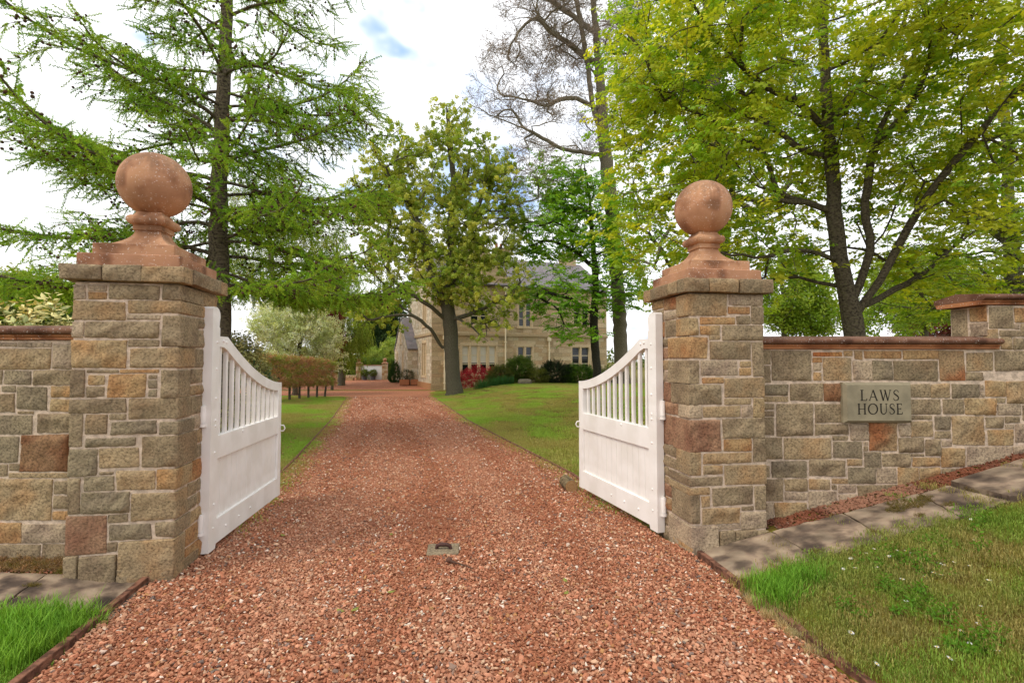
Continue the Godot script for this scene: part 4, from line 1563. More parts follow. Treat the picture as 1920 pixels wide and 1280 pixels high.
	var wh := [[1.0, 1.7, 0.7, 2.7], [3.9, 4.6, 0.7, 2.7], [2.95, 3.45, 3.6, 4.5]]
	ashlar(root, wing, func(y): return [0.0, 6.5] if y < 3.0 else [lerpf(0.0, 3.2, pow((y - 3.0) / 2.75, 0.8)), lerpf(6.5, 3.3, pow((y - 3.0) / 2.75, 0.8))], 5.7, wh, 0.24, pale, 0.2, 0.45)
	for q in wh: window(root, wing, q, 2 if q[2] < 1 else 1)
	ashlar(root, Transform3D(Basis.IDENTITY, Vector3(wx, 0, wz)), func(y): return [0.0, 0.74], 3.05, [], 0.3, pale, 0.3, 0.5)
	roof_part(root, Vector3(wx - 0.05, 3.0, wz + 0.2), Vector3.RIGHT, Vector3(0, 2.75, -3.4).normalized(), 3.5, 4.4)
	roof_part(root, Vector3(wx + 3.45, 3.0, wz - 6.7), Vector3.LEFT, Vector3(0, 2.75, 3.4).normalized(), 3.5, 4.4)

# ------------------------------------------------------------------ garden things near the house
func courtyard() -> void:
	rng.seed = 61
	# screen wall of white render between two small stone piers with ball finials
	var g := on_ground(697, 712)
	var root := thing("screen_wall", "low white rendered screen wall between two small stone piers with ball tops", "screen wall", g)
	root.scale = Vector3.ONE * (-g.z / 55.0)
	part("panel", cbox(Vector3(-1.12, 0.02, -0.1), Vector3(1.12, 1.55, 0.06), M.white_wall, 0.01), root)
	part("panel_coping", cbox(Vector3(-1.12, 1.553, -0.14), Vector3(1.12, 1.63, 0.1), M.sandstone, 0.01, Color(0.75, 0.7, 0.66)), root)
	for s in [-1, 1]:
		var b := Builder.new()
		for k in 7:
			for e in 2:
				block(b, Transform3D(Basis.IDENTITY, Vector3(s * 1.4 + (e - 0.5) * 0.27, 0.12 + k * 0.245, 0)), Vector3(0.262, 0.235, 0.52), 0.015, 0.12, [srgb(190, 164, 128), srgb(204, 182, 150), srgb(180, 142, 100)][rng.randi() % 3], 0.006)
		var p := part("pier", b.mesh(M.stone), root)
		b = Builder.new()
		b.square_lathe([Vector2(0.3, 1.73), Vector2(0.3, 1.82), Vector2(0.12, 1.95), Vector2(0.1, 1.98)], Color(0.8, 0.78, 0.76))
		var prof := []
		for k in 13:
			prof.append(Vector2(0.21 * sin(PI * k / 12.0) + 0.001, 2.17 - 0.21 * cos(PI * k / 12.0)))
		b.lathe(prof, 20, Color(0.8, 0.76, 0.74), Vector3(s * 1.4, 0, 0))
		for k in b.v.size():
			if absf(b.v[k].x) < 0.6 and b.v[k].y < 1.99: b.v[k].x += s * 1.4
		part("finial", b.mesh(M.sandstone), p)
	for q in [["round clipped shrub in a dark pot before the white screen wall, nearer the beech hedge", -0.62], ["round clipped shrub in a dark pot before the white screen wall, nearer the house", 0.28]]:
		var t := shrub("topiary_ball", q[0], "potted shrub", g + Vector3(q[1] * 0.84, 0.36, 0.45), Vector3(0.29, 0.26, 0.29), "tiny", 420, Color(0.11, 0.17, 0.03), Color(0.2, 0.24, 0.04), 1.0, 0.0, "potted topiary balls")
		var b := Builder.new()
		b.lathe([Vector2(0.17, -0.37), Vector2(0.22, -0.02), Vector2(0.24, 0.0), Vector2(0.2, 0.0), Vector2(0.18, -0.06), Vector2(0.01, -0.06)], 20, Color.WHITE)
		part("pot", b.mesh(M.pot), t)
	# low rubble wall at the back of the courtyard
	for q in [[606, 664, "low rubble retaining wall between the beech hedge and the white screen wall"], [731, 748, "short low rubble wall between the white screen wall and the house"]]:
		var a := on_ground(q[0], 713)
		var e := on_ground(q[1], 713)
		var o := thing("low_wall", q[2], "wall", a, "low rubble walls")
		var x := 0.0
		while x < e.x - a.x:
			for k in 2:
				var l := rf(0.3, 0.6)
				var b := Builder.new()
				block(b, Transform3D.IDENTITY, Vector3(l, 0.24, 0.35), 0.02, 0.15, [srgb(190, 158, 118), srgb(204, 180, 146)][k], 0.01)
				part("stone", b.mesh(M.stone), o, Transform3D(Basis.IDENTITY, Vector3(x + l / 2 + 0.1 * k, 0.1 + 0.25 * k, 0)))
			x += 0.47
	var h0 := at(612, 690, 58.0)
	var hedge := shrub("clipped_hedge", "long clipped green hedge behind the white screen wall", "hedge", Vector3(-16.3, -0.25, -50.5), Vector3(5.0, 0.74, 0.8), "small", 5200, Color(0.08, 0.15, 0.02), Color(0.19, 0.27, 0.04), 2.0, 1.0)
	# planter troughs and shrubs by the house corner
	var tp := on_ground(769, 723)
	var t := thing("planter", "terracotta trough planter at the courtyard corner of the house", "planter", tp)
	for e in [[-0.42, 0.0], [0.42, -0.15]]:
		part("trough", cbox(Vector3(e[0] - 0.38, 0.05, e[1] - 0.25), Vector3(e[0] + 0.38, 0.5, e[1] + 0.25), M.clay, 0.03), t)
	shrub("trough_plant", "grey-green plants growing in the terracotta trough planter", "plant", tp + Vector3(-0.3, 0.5, 0), Vector3(0.55, 0.35, 0.25), "tiny", 260, Color(0.09, 0.11, 0.07), Color(0.16, 0.17, 0.1), 1.2)
	shrub("orange_shrub", "small orange-leaved shrub against the pale side wall of the house", "shrub", tp + Vector3(0.35, 0.45, -0.9), Vector3(0.6, 0.75, 0.45), "small", 300, Color(0.55, 0.2, 0.06), Color(0.62, 0.32, 0.14), 1.0)
	var cp := on_ground(746, 717) + Vector3(-0.25, 0, 0)
	var con := thing("dwarf_conifer", "dark green cone-shaped dwarf conifer on the courtyard gravel", "conifer", cp)
	var places := []
	var tints := []
	for k in 900:
		var y := 1.9 * (1.0 - sqrt(rng.randf()))
		var r := (1.9 - y) / 1.9 * 0.62 * rf(0.75, 1.0) * (1.0 if y > 0.25 else 0.6 + y * 1.6)
		var a := rf(0, TAU)
		places.append(along(Vector3(cos(a), 0.9, sin(a)), rf(0, TAU), rf(0.5, 0.9), Vector3(cos(a) * r, y, sin(a) * r)))
		tints.append(tint(Color(0.035, 0.09, 0.02).lerp(Color(0.08, 0.16, 0.03), rng.randf()), 0.2))
	var b := Builder.new()
	b.tube([Vector3(0, -0.05, 0), Vector3(0, 1.7, 0)], [0.06, 0.01], 6, Color(0.12, 0.09, 0.06))
	part("stem", b.mesh(M.bark), con)
	scatter("foliage", SPRAY.yew, places, tints, con).set_meta("kind", "stuff")

func house_bed() -> void:
	# shrubs before the house front: name, label, base px, distance, radii, spray, count, colours
	var rows := [
		["red_acer", "low spreading dark red maple shrub under the bay window", 900, 722, 32.5, Vector3(1.6, 0.85, 0.9), "broad", 520, Color(0.30, 0.02, 0.035), Color(0.62, 0.05, 0.09), 1.0],
		["rounded_shrub", "tall round-headed glossy green shrub under the middle ground floor window", 975, 722, 31.5, Vector3(0.85, 1.1, 0.8), "small", 900, Color(0.07, 0.14, 0.02), Color(0.20, 0.30, 0.05), 1.3],
		["leafy_shrub", "loose olive green shrub between the red maple and the round-headed shrub", 940, 724, 31.0, Vector3(0.8, 0.7, 0.7), "small", 520, Color(0.10, 0.13, 0.03), Color(0.20, 0.22, 0.05), 1.3],
		["dark_shrub", "dark blackish green upright shrub between the two ground floor windows", 1042, 722, 31.5, Vector3(1.0, 0.85, 0.8), "yew", 700, Color(0.03, 0.05, 0.025), Color(0.07, 0.10, 0.04), 1.2],
		["pale_shrub", "yellowish green mound between the round-headed and the dark shrub", 1008, 722, 31.0, Vector3(0.7, 0.55, 0.6), "small", 420, Color(0.18, 0.22, 0.04), Color(0.3, 0.3, 0.08), 1.1],
		["wide_shrub", "wide mid green shrub under the window nearest the dark leaning trunk", 1086, 722, 31.5, Vector3(1.1, 0.7, 0.8), "small", 800, Color(0.06, 0.15, 0.02), Color(0.15, 0.26, 0.03), 1.3],
		["end_shrub", "loose green shrub at the far end of the house front", 1136, 722, 33.0, Vector3(1.0, 0.7, 0.8), "small", 500, Color(0.08, 0.14, 0.03), Color(0.22, 0.26, 0.06), 1.3],
	]
	for q in rows:
		var p := at(q[2], q[3], q[4])
		p.y = ground(p.x, q[4])
		shrub(q[0], q[1], "shrub", p, q[5] * Vector3(0.92, 0.68, 0.92), q[6], q[7], q[8], q[9], q[10], 0.0, "shrubs along the house front")
	rng.seed = 13
	var tall := blade_patch(16, 90, 0.3, 0.55, 0.012, 0.0, 0.4)
	for q in [["strappy green iris clump beside the foot of the sycamore", 902, 726, 29.0], ["strappy green iris clump in front of the red maple shrub", 925, 728, 29.5], ["strappy green iris clump in front of the loose olive shrub", 945, 727, 29.5]]:
		var p := at(q[1], q[2], q[3])
		p.y = ground(p.x, q[3])
		var o := thing("iris_clump", q[0], "plant", p, "iris clumps in the house bed")
		var pl := []
		var tn := []
		for k in 4:
			pl.append(Transform3D(Basis(Vector3.UP, rf(0, TAU)), Vector3(rf(-0.35, 0.35), 0, rf(-0.2, 0.2))))
			tn.append(tint(Color(0.06, 0.17, 0.04), 0.15))
		scatter("foliage", tall, pl, tn, o).set_meta("kind", "stuff")
	var bp := at(984, 726, 29.5)
	bp.y = ground(bp.x, 29.5)
	var b := Builder.new()
	block(b, Transform3D(Basis.IDENTITY, Vector3(0, 0.12, 0)), Vector3(0.8, 0.34, 0.5), 0.13, 0.06, srgb(150, 138, 116), 0.02)
	var o := part("boulder", b.mesh(M.stone), self)
	o.position = bp
	tag(o, "low grey boulder at the edge of the house lawn", "boulder")

func beech_hedge() -> void:
	rng.seed = 33
	var a := Vector3(-9.9, 0, -19.5)
	var e := Vector3(-9.75, 0, -26.4)
	var root := thing("beech_hedge", "clipped beech hedge on bare stems with coppery old leaves", "hedge", Vector3(a.x, ground(a.x, 19.5), a.z))
	var o := root.position
	var b
	for k in 8:
		var p := a.lerp(e, k / 7.0)
		p.y = ground(p.x, -p.z)
		b = Builder.new()
		var top := p + Vector3(rf(-0.1, 0.1), 1.1, rf(-0.1, 0.1))
		b.tube([p - o - Vector3(0, 0.1, 0), (p + top) / 2 - o + Vector3(rf(-0.05, 0.05), 0, 0), top - o], [0.06, 0.05, 0.035], 7, Color(0.16, 0.13, 0.1))
		for z in 5:
			b.tube([top - o, top - o + Vector3(rf(-0.5, 0.5), rf(0.2, 0.7), rf(-0.5, 0.5))], [0.025, 0.008], 4, Color(0.16, 0.13, 0.1))
		part("stem", b.mesh(M.bark), root)
	var places := []
	var tints := []
	for k in 3600:
		var t := rf(-0.04, 1.04)
		var p := a.lerp(e, t)
		var g := ground(p.x, -p.z)
		var u := Vector3(rf(-1, 1), rf(-1, 1), 0)
		var ax := rng.randi() % 2
		u[ax] = signf(u[ax]) * rf(0.75, 1.05)
		p += Vector3(u.x * 0.42, g + 1.27 + u.y * 0.5, 0)
		places.append(along(Vector3(u.x, u.y * 0.6, rf(-1, 1)), rf(0, TAU), rf(0.7, 1.1), p - o))
		var cop := noise_a.get_noise_2d(p.z * 1.6, p.y * 2.0 + 4.0) + rf(-0.35, 0.35) > -0.12
		tints.append(tint(Color(0.52, 0.28, 0.17) if cop else Color(0.34, 0.38, 0.09), 0.25))
	scatter("foliage", SPRAY.small, places, tints, root).set_meta("kind", "stuff")

# ------------------------------------------------------------------ all the trees
func trees() -> void:
	var bark_grey := Color(0.21, 0.185, 0.15)
	var bark_brown := Color(0.15, 0.12, 0.09)
	tree("maple_tree", "large spreading maple with yellow-green leaves rising behind the name plate wall", {
		"trunk": [[1612, 780, 10.0], [1608, 690, 10.0], [1600, 600, 10.0], [1580, 510, 10.0], [1566, 420, 10.0], [1562, 320, 10.0], [1553, 220, 10.0], [1546, 100, 10.0], [1540, -60, 10.0], [1530, -200, 10.0]], "radius": 0.185,
		"limbs": [[0.079, [1600, 560, 10.0], [1630, 470, 9.8], [1622, 380, 9.7], [1640, 270, 9.6], [1690, 160, 9.4], [1740, 40, 9.2]],
			[0.072, [1605, 585, 10.0], [1670, 500, 9.6], [1700, 430, 9.4], [1770, 330, 9.0], [1860, 220, 8.6], [1960, 120, 8.2]],
			[0.050, [1575, 490, 10.0], [1500, 470, 9.4], [1420, 480, 9.0], [1330, 470, 8.6]],
			[0.050, [1563, 400, 10.0], [1480, 375, 9.8], [1400, 375, 9.5], [1340, 345, 9.2]],
			[0.043, [1562, 390, 10.0], [1460, 360, 10.2], [1440, 300, 10.2], [1360, 240, 10.3], [1280, 200, 10.4]],
			[0.058, [1560, 300, 10.0], [1490, 270, 10.2], [1430, 225, 10.4], [1330, 190, 10.6], [1220, 140, 10.6]],
			[0.050, [1558, 250, 10.0], [1490, 190, 9.8], [1420, 150, 9.6], [1330, 60, 9.4]],
			[0.043, [1556, 230, 10.0], [1610, 160, 10.3], [1680, 70, 10.6], [1760, -20, 10.8]],
			[0.050, [1590, 545, 10.0], [1500, 520, 10.6], [1430, 530, 11.0]],
			[0.043, [1600, 580, 10.0], [1720, 520, 10.4], [1820, 440, 10.6], [1930, 380, 10.8]]],
		"blobs": [[1540, 60, 10.0, 400, 210, 3.6], [1290, 190, 9.6, 165, 190, 2.6], [1270, 360, 9.2, 150, 130, 1.8], [1400, 480, 10.4, 120, 80, 1.8], [1790, 160, 9.0, 220, 240, 2.8], [1810, 400, 9.8, 170, 110, 2.2], [1560, 290, 11.2, 280, 130, 1.2], [1200, 120, 10.4, 70, 130, 1.6], [1330, 545, 10.4, 110, 50, 1.5], [1760, 520, 10.6, 150, 60, 1.6], [1460, 420, 11.5, 140, 90, 1.6]],
		"tips": 1300, "fork": 0.30, "spray": "maple", "per_tip": 6, "size": 0.9, "spread": 0.4, "hang": -1.0, "crook": 0.16, "tip": 0.006,
		"col": Color(0.28, 0.47, 0.04), "col2": Color(0.72, 0.72, 0.07), "bark": bark_brown})
	tree("sycamore_tree", "sycamore with clumps of olive young leaves at the lawn corner by the house", {
		"trunk": [[852, 742, 27.5], [850, 700, 27.5], [846, 640, 27.5], [840, 575, 27.5], [848, 500, 27.5], [846, 420, 27.5], [850, 340, 27.5], [842, 260, 27.5], [838, 215, 27.5]], "radius": 0.4,
		"limbs": [[0.149, [838, 580, 27.5], [812, 520, 27.3], [798, 460, 27.2], [770, 390, 27.0], [745, 320, 26.8]],
			[0.099, [842, 540, 27.5], [868, 480, 27.0], [890, 410, 26.8], [912, 340, 26.6]],
			[0.074, [836, 600, 27.5], [800, 570, 26.5], [750, 545, 26.0], [700, 560, 25.6]],
			[0.074, [842, 600, 27.5], [890, 585, 26.8], [940, 560, 26.2], [975, 530, 26.0]],
			[0.062, [832, 655, 27.5], [800, 610, 26.5], [760, 590, 26.0], [690, 600, 25.5]],
			[0.062, [846, 590, 27.5], [880, 610, 26.5], [915, 640, 26.0]]],
		"blobs": [[838, 240, 27.5, 55, 45, 1.6], [735, 290, 27.0, 62, 55, 1.8], [840, 320, 27.5, 105, 65, 2.8], [715, 365, 27.0, 70, 50, 2.0], [915, 300, 27.0, 48, 50, 1.5], [780, 420, 27.2, 130, 70, 3.2], [915, 420, 27.0, 75, 90, 2.4], [790, 510, 26.8, 120, 60, 3.0], [920, 540, 26.5, 75, 60, 2.2], [715, 585, 26.0, 62, 36, 1.8], [915, 615, 26.0, 36, 26, 1.2], [950, 345, 27.0, 40, 40, 1.5]],
		"tips": 820, "fork": 0.42, "spray": "sycamore", "per_tip": 7, "size": 0.88, "spread": 0.46, "crook": 0.2, "tip": 0.018,
		"col": Color(0.26, 0.37, 0.045), "col2": Color(0.62, 0.63, 0.13), "bark": Color(0.17, 0.15, 0.115)})
	tree("ash_tree", "tall ash still bare of leaves with a forked upper trunk", {
		"trunk": [[1170, 745, 30.0], [1166, 690, 30.0], [1160, 560, 30.0], [1150, 440, 30.0], [1140, 330, 30.0], [1130, 220, 30.0], [1122, 110, 30.0], [1112, 0, 30.0], [1102, -120, 30.0], [1090, -230, 30.0]], "radius": 0.4,
		"limbs": [[0.149, [1133, 260, 30.0], [1112, 200, 29.8], [1100, 110, 29.6], [1085, 20, 29.5], [1068, -80, 29.4], [1050, -180, 29.2]],
			[0.093, [1134, 290, 30.0], [1100, 286, 29.0], [1053, 278, 28.5], [990, 244, 28.2], [928, 219, 28.0], [868, 187, 27.8]],
			[0.081, [1120, 205, 30.0], [1090, 188, 29.2], [1060, 184, 29.0], [1022, 197, 28.8], [990, 187, 28.6], [940, 178, 28.4]],
			[0.074, [1108, 115, 30.0], [1069, 84, 29.0], [1031, 56, 28.5], [1003, 34, 28.3], [972, 60, 28.2]],
			[0.081, [1142, 420, 30.0], [1100, 397, 29.0], [1060, 393, 28.5], [1030, 417, 28.2], [960, 417, 28.0], [915, 436, 28.0]],
			[0.062, [1112, 60, 30.0], [1060, 20, 30.5], [1000, -10, 30.5], [930, 10, 30.5]],
			[0.062, [1130, 180, 30.0], [1170, 120, 30.5], [1200, 40, 30.5]]],
		"blobs": [[960, 160, 28.5, 90, 75, 2.4], [1000, 60, 28.8, 95, 90, 2.6], [1060, 230, 29.0, 100, 75, 2.6], [1010, 330, 28.5, 85, 80, 2.4], [960, 410, 28.2, 60, 40, 1.6], [1100, 20, 30.0, 120, 120, 4.0], [1180, 120, 30.5, 60, 130, 2.5], [1040, -90, 29.5, 140, 80, 3.5]],
		"tips": 760, "fork": 0.45, "spray": "bare", "per_tip": 3, "size": 0.85, "spread": 0.3, "crook": 0.15, "tip": 0.014, "seg": 0.5,
		"col": Color(0.25, 0.20, 0.17), "col2": Color(0.32, 0.26, 0.20), "bark": Color(0.28, 0.235, 0.185)})
	tree("green_maple_tree", "fresh green maple with a slim dark leaning trunk before the house", {
		"trunk": [[1122, 728, 28.5], [1117, 660, 28.5], [1113, 600, 28.5], [1117, 540, 28.5], [1112, 460, 28.5], [1106, 380, 28.5], [1098, 320, 28.5]], "radius": 0.23,
		"limbs": [[0.08, [1114, 590, 28.5], [1070, 560, 28.0], [1030, 550, 27.6]], [0.08, [1112, 500, 28.5], [1060, 460, 28.0], [1000, 450, 27.6]], [0.07, [1114, 560, 28.5], [1160, 520, 28.2], [1195, 500, 28.0]]],
		"blobs": [[1060, 340, 28.5, 75, 50, 2.2], [1040, 440, 28.0, 85, 60, 2.4], [1100, 400, 28.5, 80, 80, 2.4], [1060, 550, 27.6, 90, 45, 2.4], [1160, 500, 28.4, 60, 90, 2.4], [1085, 620, 27.4, 60, 28, 1.8], [1000, 480, 27.8, 45, 30, 1.4]],
		"tips": 440, "fork": 0.4, "spray": "maple", "per_tip": 6, "size": 1.5, "spread": 0.5, "hang": -1.0, "tip": 0.012,
		"col": Color(0.20, 0.46, 0.035), "col2": Color(0.40, 0.62, 0.06), "bark": Color(0.07, 0.06, 0.05)})
	tree("grey_maple_tree", "maple with a thick straight grey trunk behind the pier by the name plate", {
		"trunk": [[1362, 780, 19.0], [1358, 640, 19.0], [1350, 480, 19.0], [1342, 330, 19.0], [1338, 200, 19.0], [1330, 60, 19.0], [1320, -120, 19.0]], "radius": 0.40,
		"blobs": [[1280, 480, 18.5, 130, 90, 2.6], [1360, 560, 20.0, 90, 40, 2.2], [1240, 300, 18.5, 110, 120, 2.6], [1420, 300, 20.5, 130, 130, 2.6], [1320, 60, 19.5, 200, 150, 3.5]],
		"tips": 520, "fork": 0.3, "spray": "maple", "per_tip": 5, "size": 1.3, "spread": 0.45, "hang": -1.0, "tip": 0.01,
		"col": Color(0.22, 0.42, 0.035), "col2": Color(0.46, 0.58, 0.07), "bark": bark_grey})
	tree("far_maple_tree", "pale-limbed maple beyond the raised end of the name plate wall", {
		"trunk": [[1908, 760, 14.0], [1904, 600, 14.0], [1896, 480, 14.0], [1890, 360, 14.0], [1886, 220, 14.0], [1880, 60, 14.0]], "radius": 0.24,
		"limbs": [[0.12, [1898, 450, 14.0], [1850, 400, 13.6], [1800, 350, 13.4], [1760, 290, 13.2]], [0.10, [1894, 520, 14.0], [1960, 440, 13.8], [2040, 380, 13.6]]],
		"blobs": [[1800, 470, 14.5, 160, 90, 2.4], [1900, 300, 14.0, 180, 150, 2.6], [1990, 480, 13.6, 120, 120, 2.4], [1720, 560, 15.5, 110, 50, 2.0]],
		"tips": 460, "fork": 0.3, "spray": "maple", "per_tip": 4, "size": 1.0, "spread": 0.4, "hang": -1.0, "tip": 0.008,
		"col": Color(0.28, 0.45, 0.04), "col2": Color(0.56, 0.62, 0.07), "bark": bark_grey})
	var far_trees := [
		["slender_tree", "slender young tree with thin pale stem behind the low part of the name plate wall", [1478, 1470, 30.0], 0.14, [[1480, 560, 30.0, 70, 60, 2.2], [1520, 600, 31.0, 60, 36, 2.0]], 260, "broad", 2.2, Color(0.24, 0.40, 0.04), Color(0.42, 0.52, 0.07)],
		["slender_tree", "light green tree beyond the wall between the spreading maple and the raised wall end", [1740, 1735, 34.0], 0.2, [[1740, 540, 34.0, 110, 70, 3.0], [1660, 600, 34.0, 60, 36, 2.0]], 300, "broad", 2.4, Color(0.24, 0.40, 0.04), Color(0.42, 0.52, 0.07)],
		["copper_tree", "copper-leaved tree low beyond the name plate wall", [1790, 1790, 42.0], 0.2, [[1770, 620, 42.0, 80, 26, 2.6]], 120, "broad", 2.6, Color(0.16, 0.05, 0.05), Color(0.26, 0.10, 0.07)],
	]
	for q in far_trees:
		var t: Array = q[2]
		tree(q[0], q[1], {"trunk": [[t[0], 720, t[2]], [t[1], 620, t[2]], [t[1] - 4, 520, t[2]], [t[1] - 6, 470, t[2]]], "radius": q[3], "blobs": q[4], "tips": q[5], "fork": 0.3, "spray": q[6], "per_tip": 5, "size": q[7], "spread": 0.55, "tip": 0.012, "col": q[8], "col2": q[9], "bark": bark_grey}, "trees beyond the name plate wall")
	# the garden side
	tree("blossom_tree", "small tree covered in white blossom and pale new leaves behind the beech hedge", {
		"trunk": [[552, 742, 29.0], [555, 700, 29.0], [560, 660, 29.0], [565, 620, 29.0]], "radius": 0.15,
		"blobs": [[560, 630, 29.0, 74, 66, 2.2], [606, 668, 29.0, 34, 32, 1.2], [530, 600, 29.0, 56, 50, 1.8], [575, 570, 29.0, 48, 36, 1.6]],
		"tips": 400, "fork": 0.3, "spray": "small", "per_tip": 9, "size": 1.7, "spread": 0.35, "tip": 0.01,
		"col": Color(0.68, 0.76, 0.42), "col2": Color(0.95, 0.95, 0.88), "bark": bark_brown})
	tree("weeping_tree", "tall soft green weeping tree behind the blossom tree", {
		"trunk": [[640, 740, 40.0], [640, 660, 40.0], [638, 580, 40.0], [634, 500, 40.0], [630, 450, 40.0]], "radius": 0.3,
		"blobs": [[640, 600, 40.0, 50, 70, 2.4], [630, 520, 40.0, 50, 60, 2.2], [665, 640, 40.0, 34, 36, 1.8], [600, 520, 41.0, 50, 50, 2.0]],
		"tips": 330, "fork": 0.3, "spray": "strand", "per_tip": 9, "size": 1.8, "spread": 0.5, "hang": 0.85, "tip": 0.012,
		"col": Color(0.28, 0.44, 0.06), "col2": Color(0.48, 0.58, 0.12), "bark": bark_grey})
	tree("red_tree", "small purple-red leaved tree showing between the blossom tree and the weeping tree", {
		"trunk": [[622, 735, 36.0], [622, 660, 36.0], [620, 590, 36.0]], "radius": 0.1,
		"blobs": [[618, 618, 36.0, 18, 40, 0.9], [626, 655, 36.0, 10, 16, 0.6]],
		"tips": 90, "fork": 0.3, "spray": "small", "per_tip": 8, "size": 2.0, "spread": 0.3, "tip": 0.012,
		"col": Color(0.20, 0.03, 0.04), "col2": Color(0.34, 0.07, 0.08), "bark": bark_brown})
	tree("dark_conifer", "dark evergreen tree behind the white screen wall", {
		"trunk": [[722, 715, 66.0], [722, 640, 66.0], [720, 560, 66.0], [718, 530, 66.0]], "radius": 0.4,
		"blobs": [[718, 610, 66.0, 42, 60, 3.0], [700, 640, 66.0, 36, 34, 2.4], [735, 640, 66.0, 34, 40, 2.4]],
		"tips": 260, "fork": 0.2, "spray": "far", "per_tip": 8, "size": 1.3, "spread": 0.6, "tip": 0.02,
		"col": Color(0.025, 0.06, 0.018), "col2": Color(0.06, 0.11, 0.03), "bark": bark_brown})
	tree("light_shrub_tree", "rounded light green small tree in front of the dark evergreen", {
		"trunk": [[738, 715, 60.0], [738, 690, 60.0], [738, 660, 60.0]], "radius": 0.15,
		"blobs": [[736, 665, 60.0, 20, 28, 1.4], [706, 668, 60.0, 14, 16, 1.2]],
		"tips": 110, "fork": 0.2, "spray": "far", "per_tip": 6, "size": 0.9, "spread": 0.4, "tip": 0.015,
		"col": Color(0.24, 0.36, 0.06), "col2": Color(0.44, 0.52, 0.12), "bark": bark_brown})
	tree("thin_leaved_tree", "tall thin-crowned tree with sparse small leaves behind the larch", {
		"trunk": [[520, 740, 36.0], [518, 640, 36.0], [512, 540, 36.0], [505, 440, 36.0], [500, 360, 36.0]], "radius": 0.26,
		"blobs": [[500, 470, 36.0, 110, 80, 3.5], [580, 450, 37.0, 70, 60, 3.0], [450, 540, 35.0, 60, 40, 2.5], [500, 380, 36.0, 80, 50, 3.0]],
		"tips": 420, "fork": 0.3, "spray": "small", "per_tip": 5, "size": 2.2, "spread": 0.6, "tip": 0.012,
		"col": Color(0.26, 0.36, 0.06), "col2": Color(0.44, 0.50, 0.12), "bark": bark_grey})
	tree("hill_tree", "pale budding tree on the rise beyond the short wall", {
		"trunk": [[60, 700, 34.0], [60, 620, 34.0], [58, 560, 34.0], [56, 530, 34.0]], "radius": 0.28,
		"blobs": [[45, 550, 34.0, 75, 38, 3.0], [100, 575, 34.0, 36, 24, 2.0], [-60, 560, 34.0, 70, 50, 3.0]],
		"tips": 330, "fork": 0.2, "spray": "broad", "per_tip": 4, "size": 2.4, "spread": 0.5, "tip": 0.014,
		"col": Color(0.28, 0.36, 0.07), "col2": Color(0.44, 0.46, 0.16), "bark": Color(0.3, 0.26, 0.2)})
	tree("hill_tree", "dense green tree low on the rise beyond the short wall", {
		"trunk": [[20, 700, 24.0], [20, 650, 24.0], [18, 600, 24.0]], "radius": 0.2,
		"blobs": [[20, 600, 24.0, 60, 34, 2.0], [-60, 590, 24.0, 60, 50, 2.0], [120, 610, 26.0, 50, 26, 2.0]],
		"tips": 240, "fork": 0.2, "spray": "broad", "per_tip": 6, "size": 1.8, "spread": 0.4, "tip": 0.01,
		"col": Color(0.06, 0.11, 0.03), "col2": Color(0.2, 0.26, 0.06), "bark": bark_brown})
	larch()
	# hollies and shrubs behind the short wall and the gate
	shrub("variegated_holly", "holly with cream-edged leaves growing behind the open gate by the short wall", "holly", Vector3(-5.9, -0.1, -10.6), Vector3(0.75, 1.05, 0.75), "holly", 1000, Color(0.05, 0.11, 0.03), Color(0.75, 0.66, 0.26), 1.0)
	shrub("variegated_holly", "cream-edged holly showing above the short wall beside the pier", "holly", Vector3(-5.25, 0.0, -5.7), Vector3(0.55, 1.02, 0.5), "holly", 560, Color(0.06, 0.13, 0.03), Color(0.85, 0.76, 0.32), 1.1)
	shrub("lime_shrub", "lime green leafy shrub showing above the short wall away from the pier", "shrub", Vector3(-5.95, 0.0, -5.4), Vector3(0.75, 0.98, 0.5), "broad", 420, Color(0.16, 0.30, 0.02), Color(0.36, 0.44, 0.04), 0.9)
	beech_hedge()
	# far wood that closes the view
	rng.seed = 91
	var places := []
	var tints := []
	for k in 5200:
		var a := rf(-1.35, 1.35)
		var d := rf(85, 125)
		var x := sin(a) * d
		if a > 0.12 and a < 0.45 and rng.randf() < 0.75: continue
		var h := (3.2 + 2.6 * noise_a.get_noise_1d(a * 40.0)) * (1.0 if a < 0.1 else 0.75)
		places.append(along(Vector3(rf(-1, 1), rf(-0.2, 1), rf(-1, 1)), rf(0, TAU), rf(2.0, 3.6), Vector3(x, -0.6 + h * rng.randf(), -cos(a) * d)))
		tints.append(tint(Color(0.06, 0.10, 0.03).lerp(Color(0.22, 0.26, 0.08), rng.randf()), 0.2))
	var wood := scatter("far_wood", SPRAY.far, places, tints, self)
	tag(wood, "far-off belt of mixed woodland closing the view", "woodland", "", "stuff")

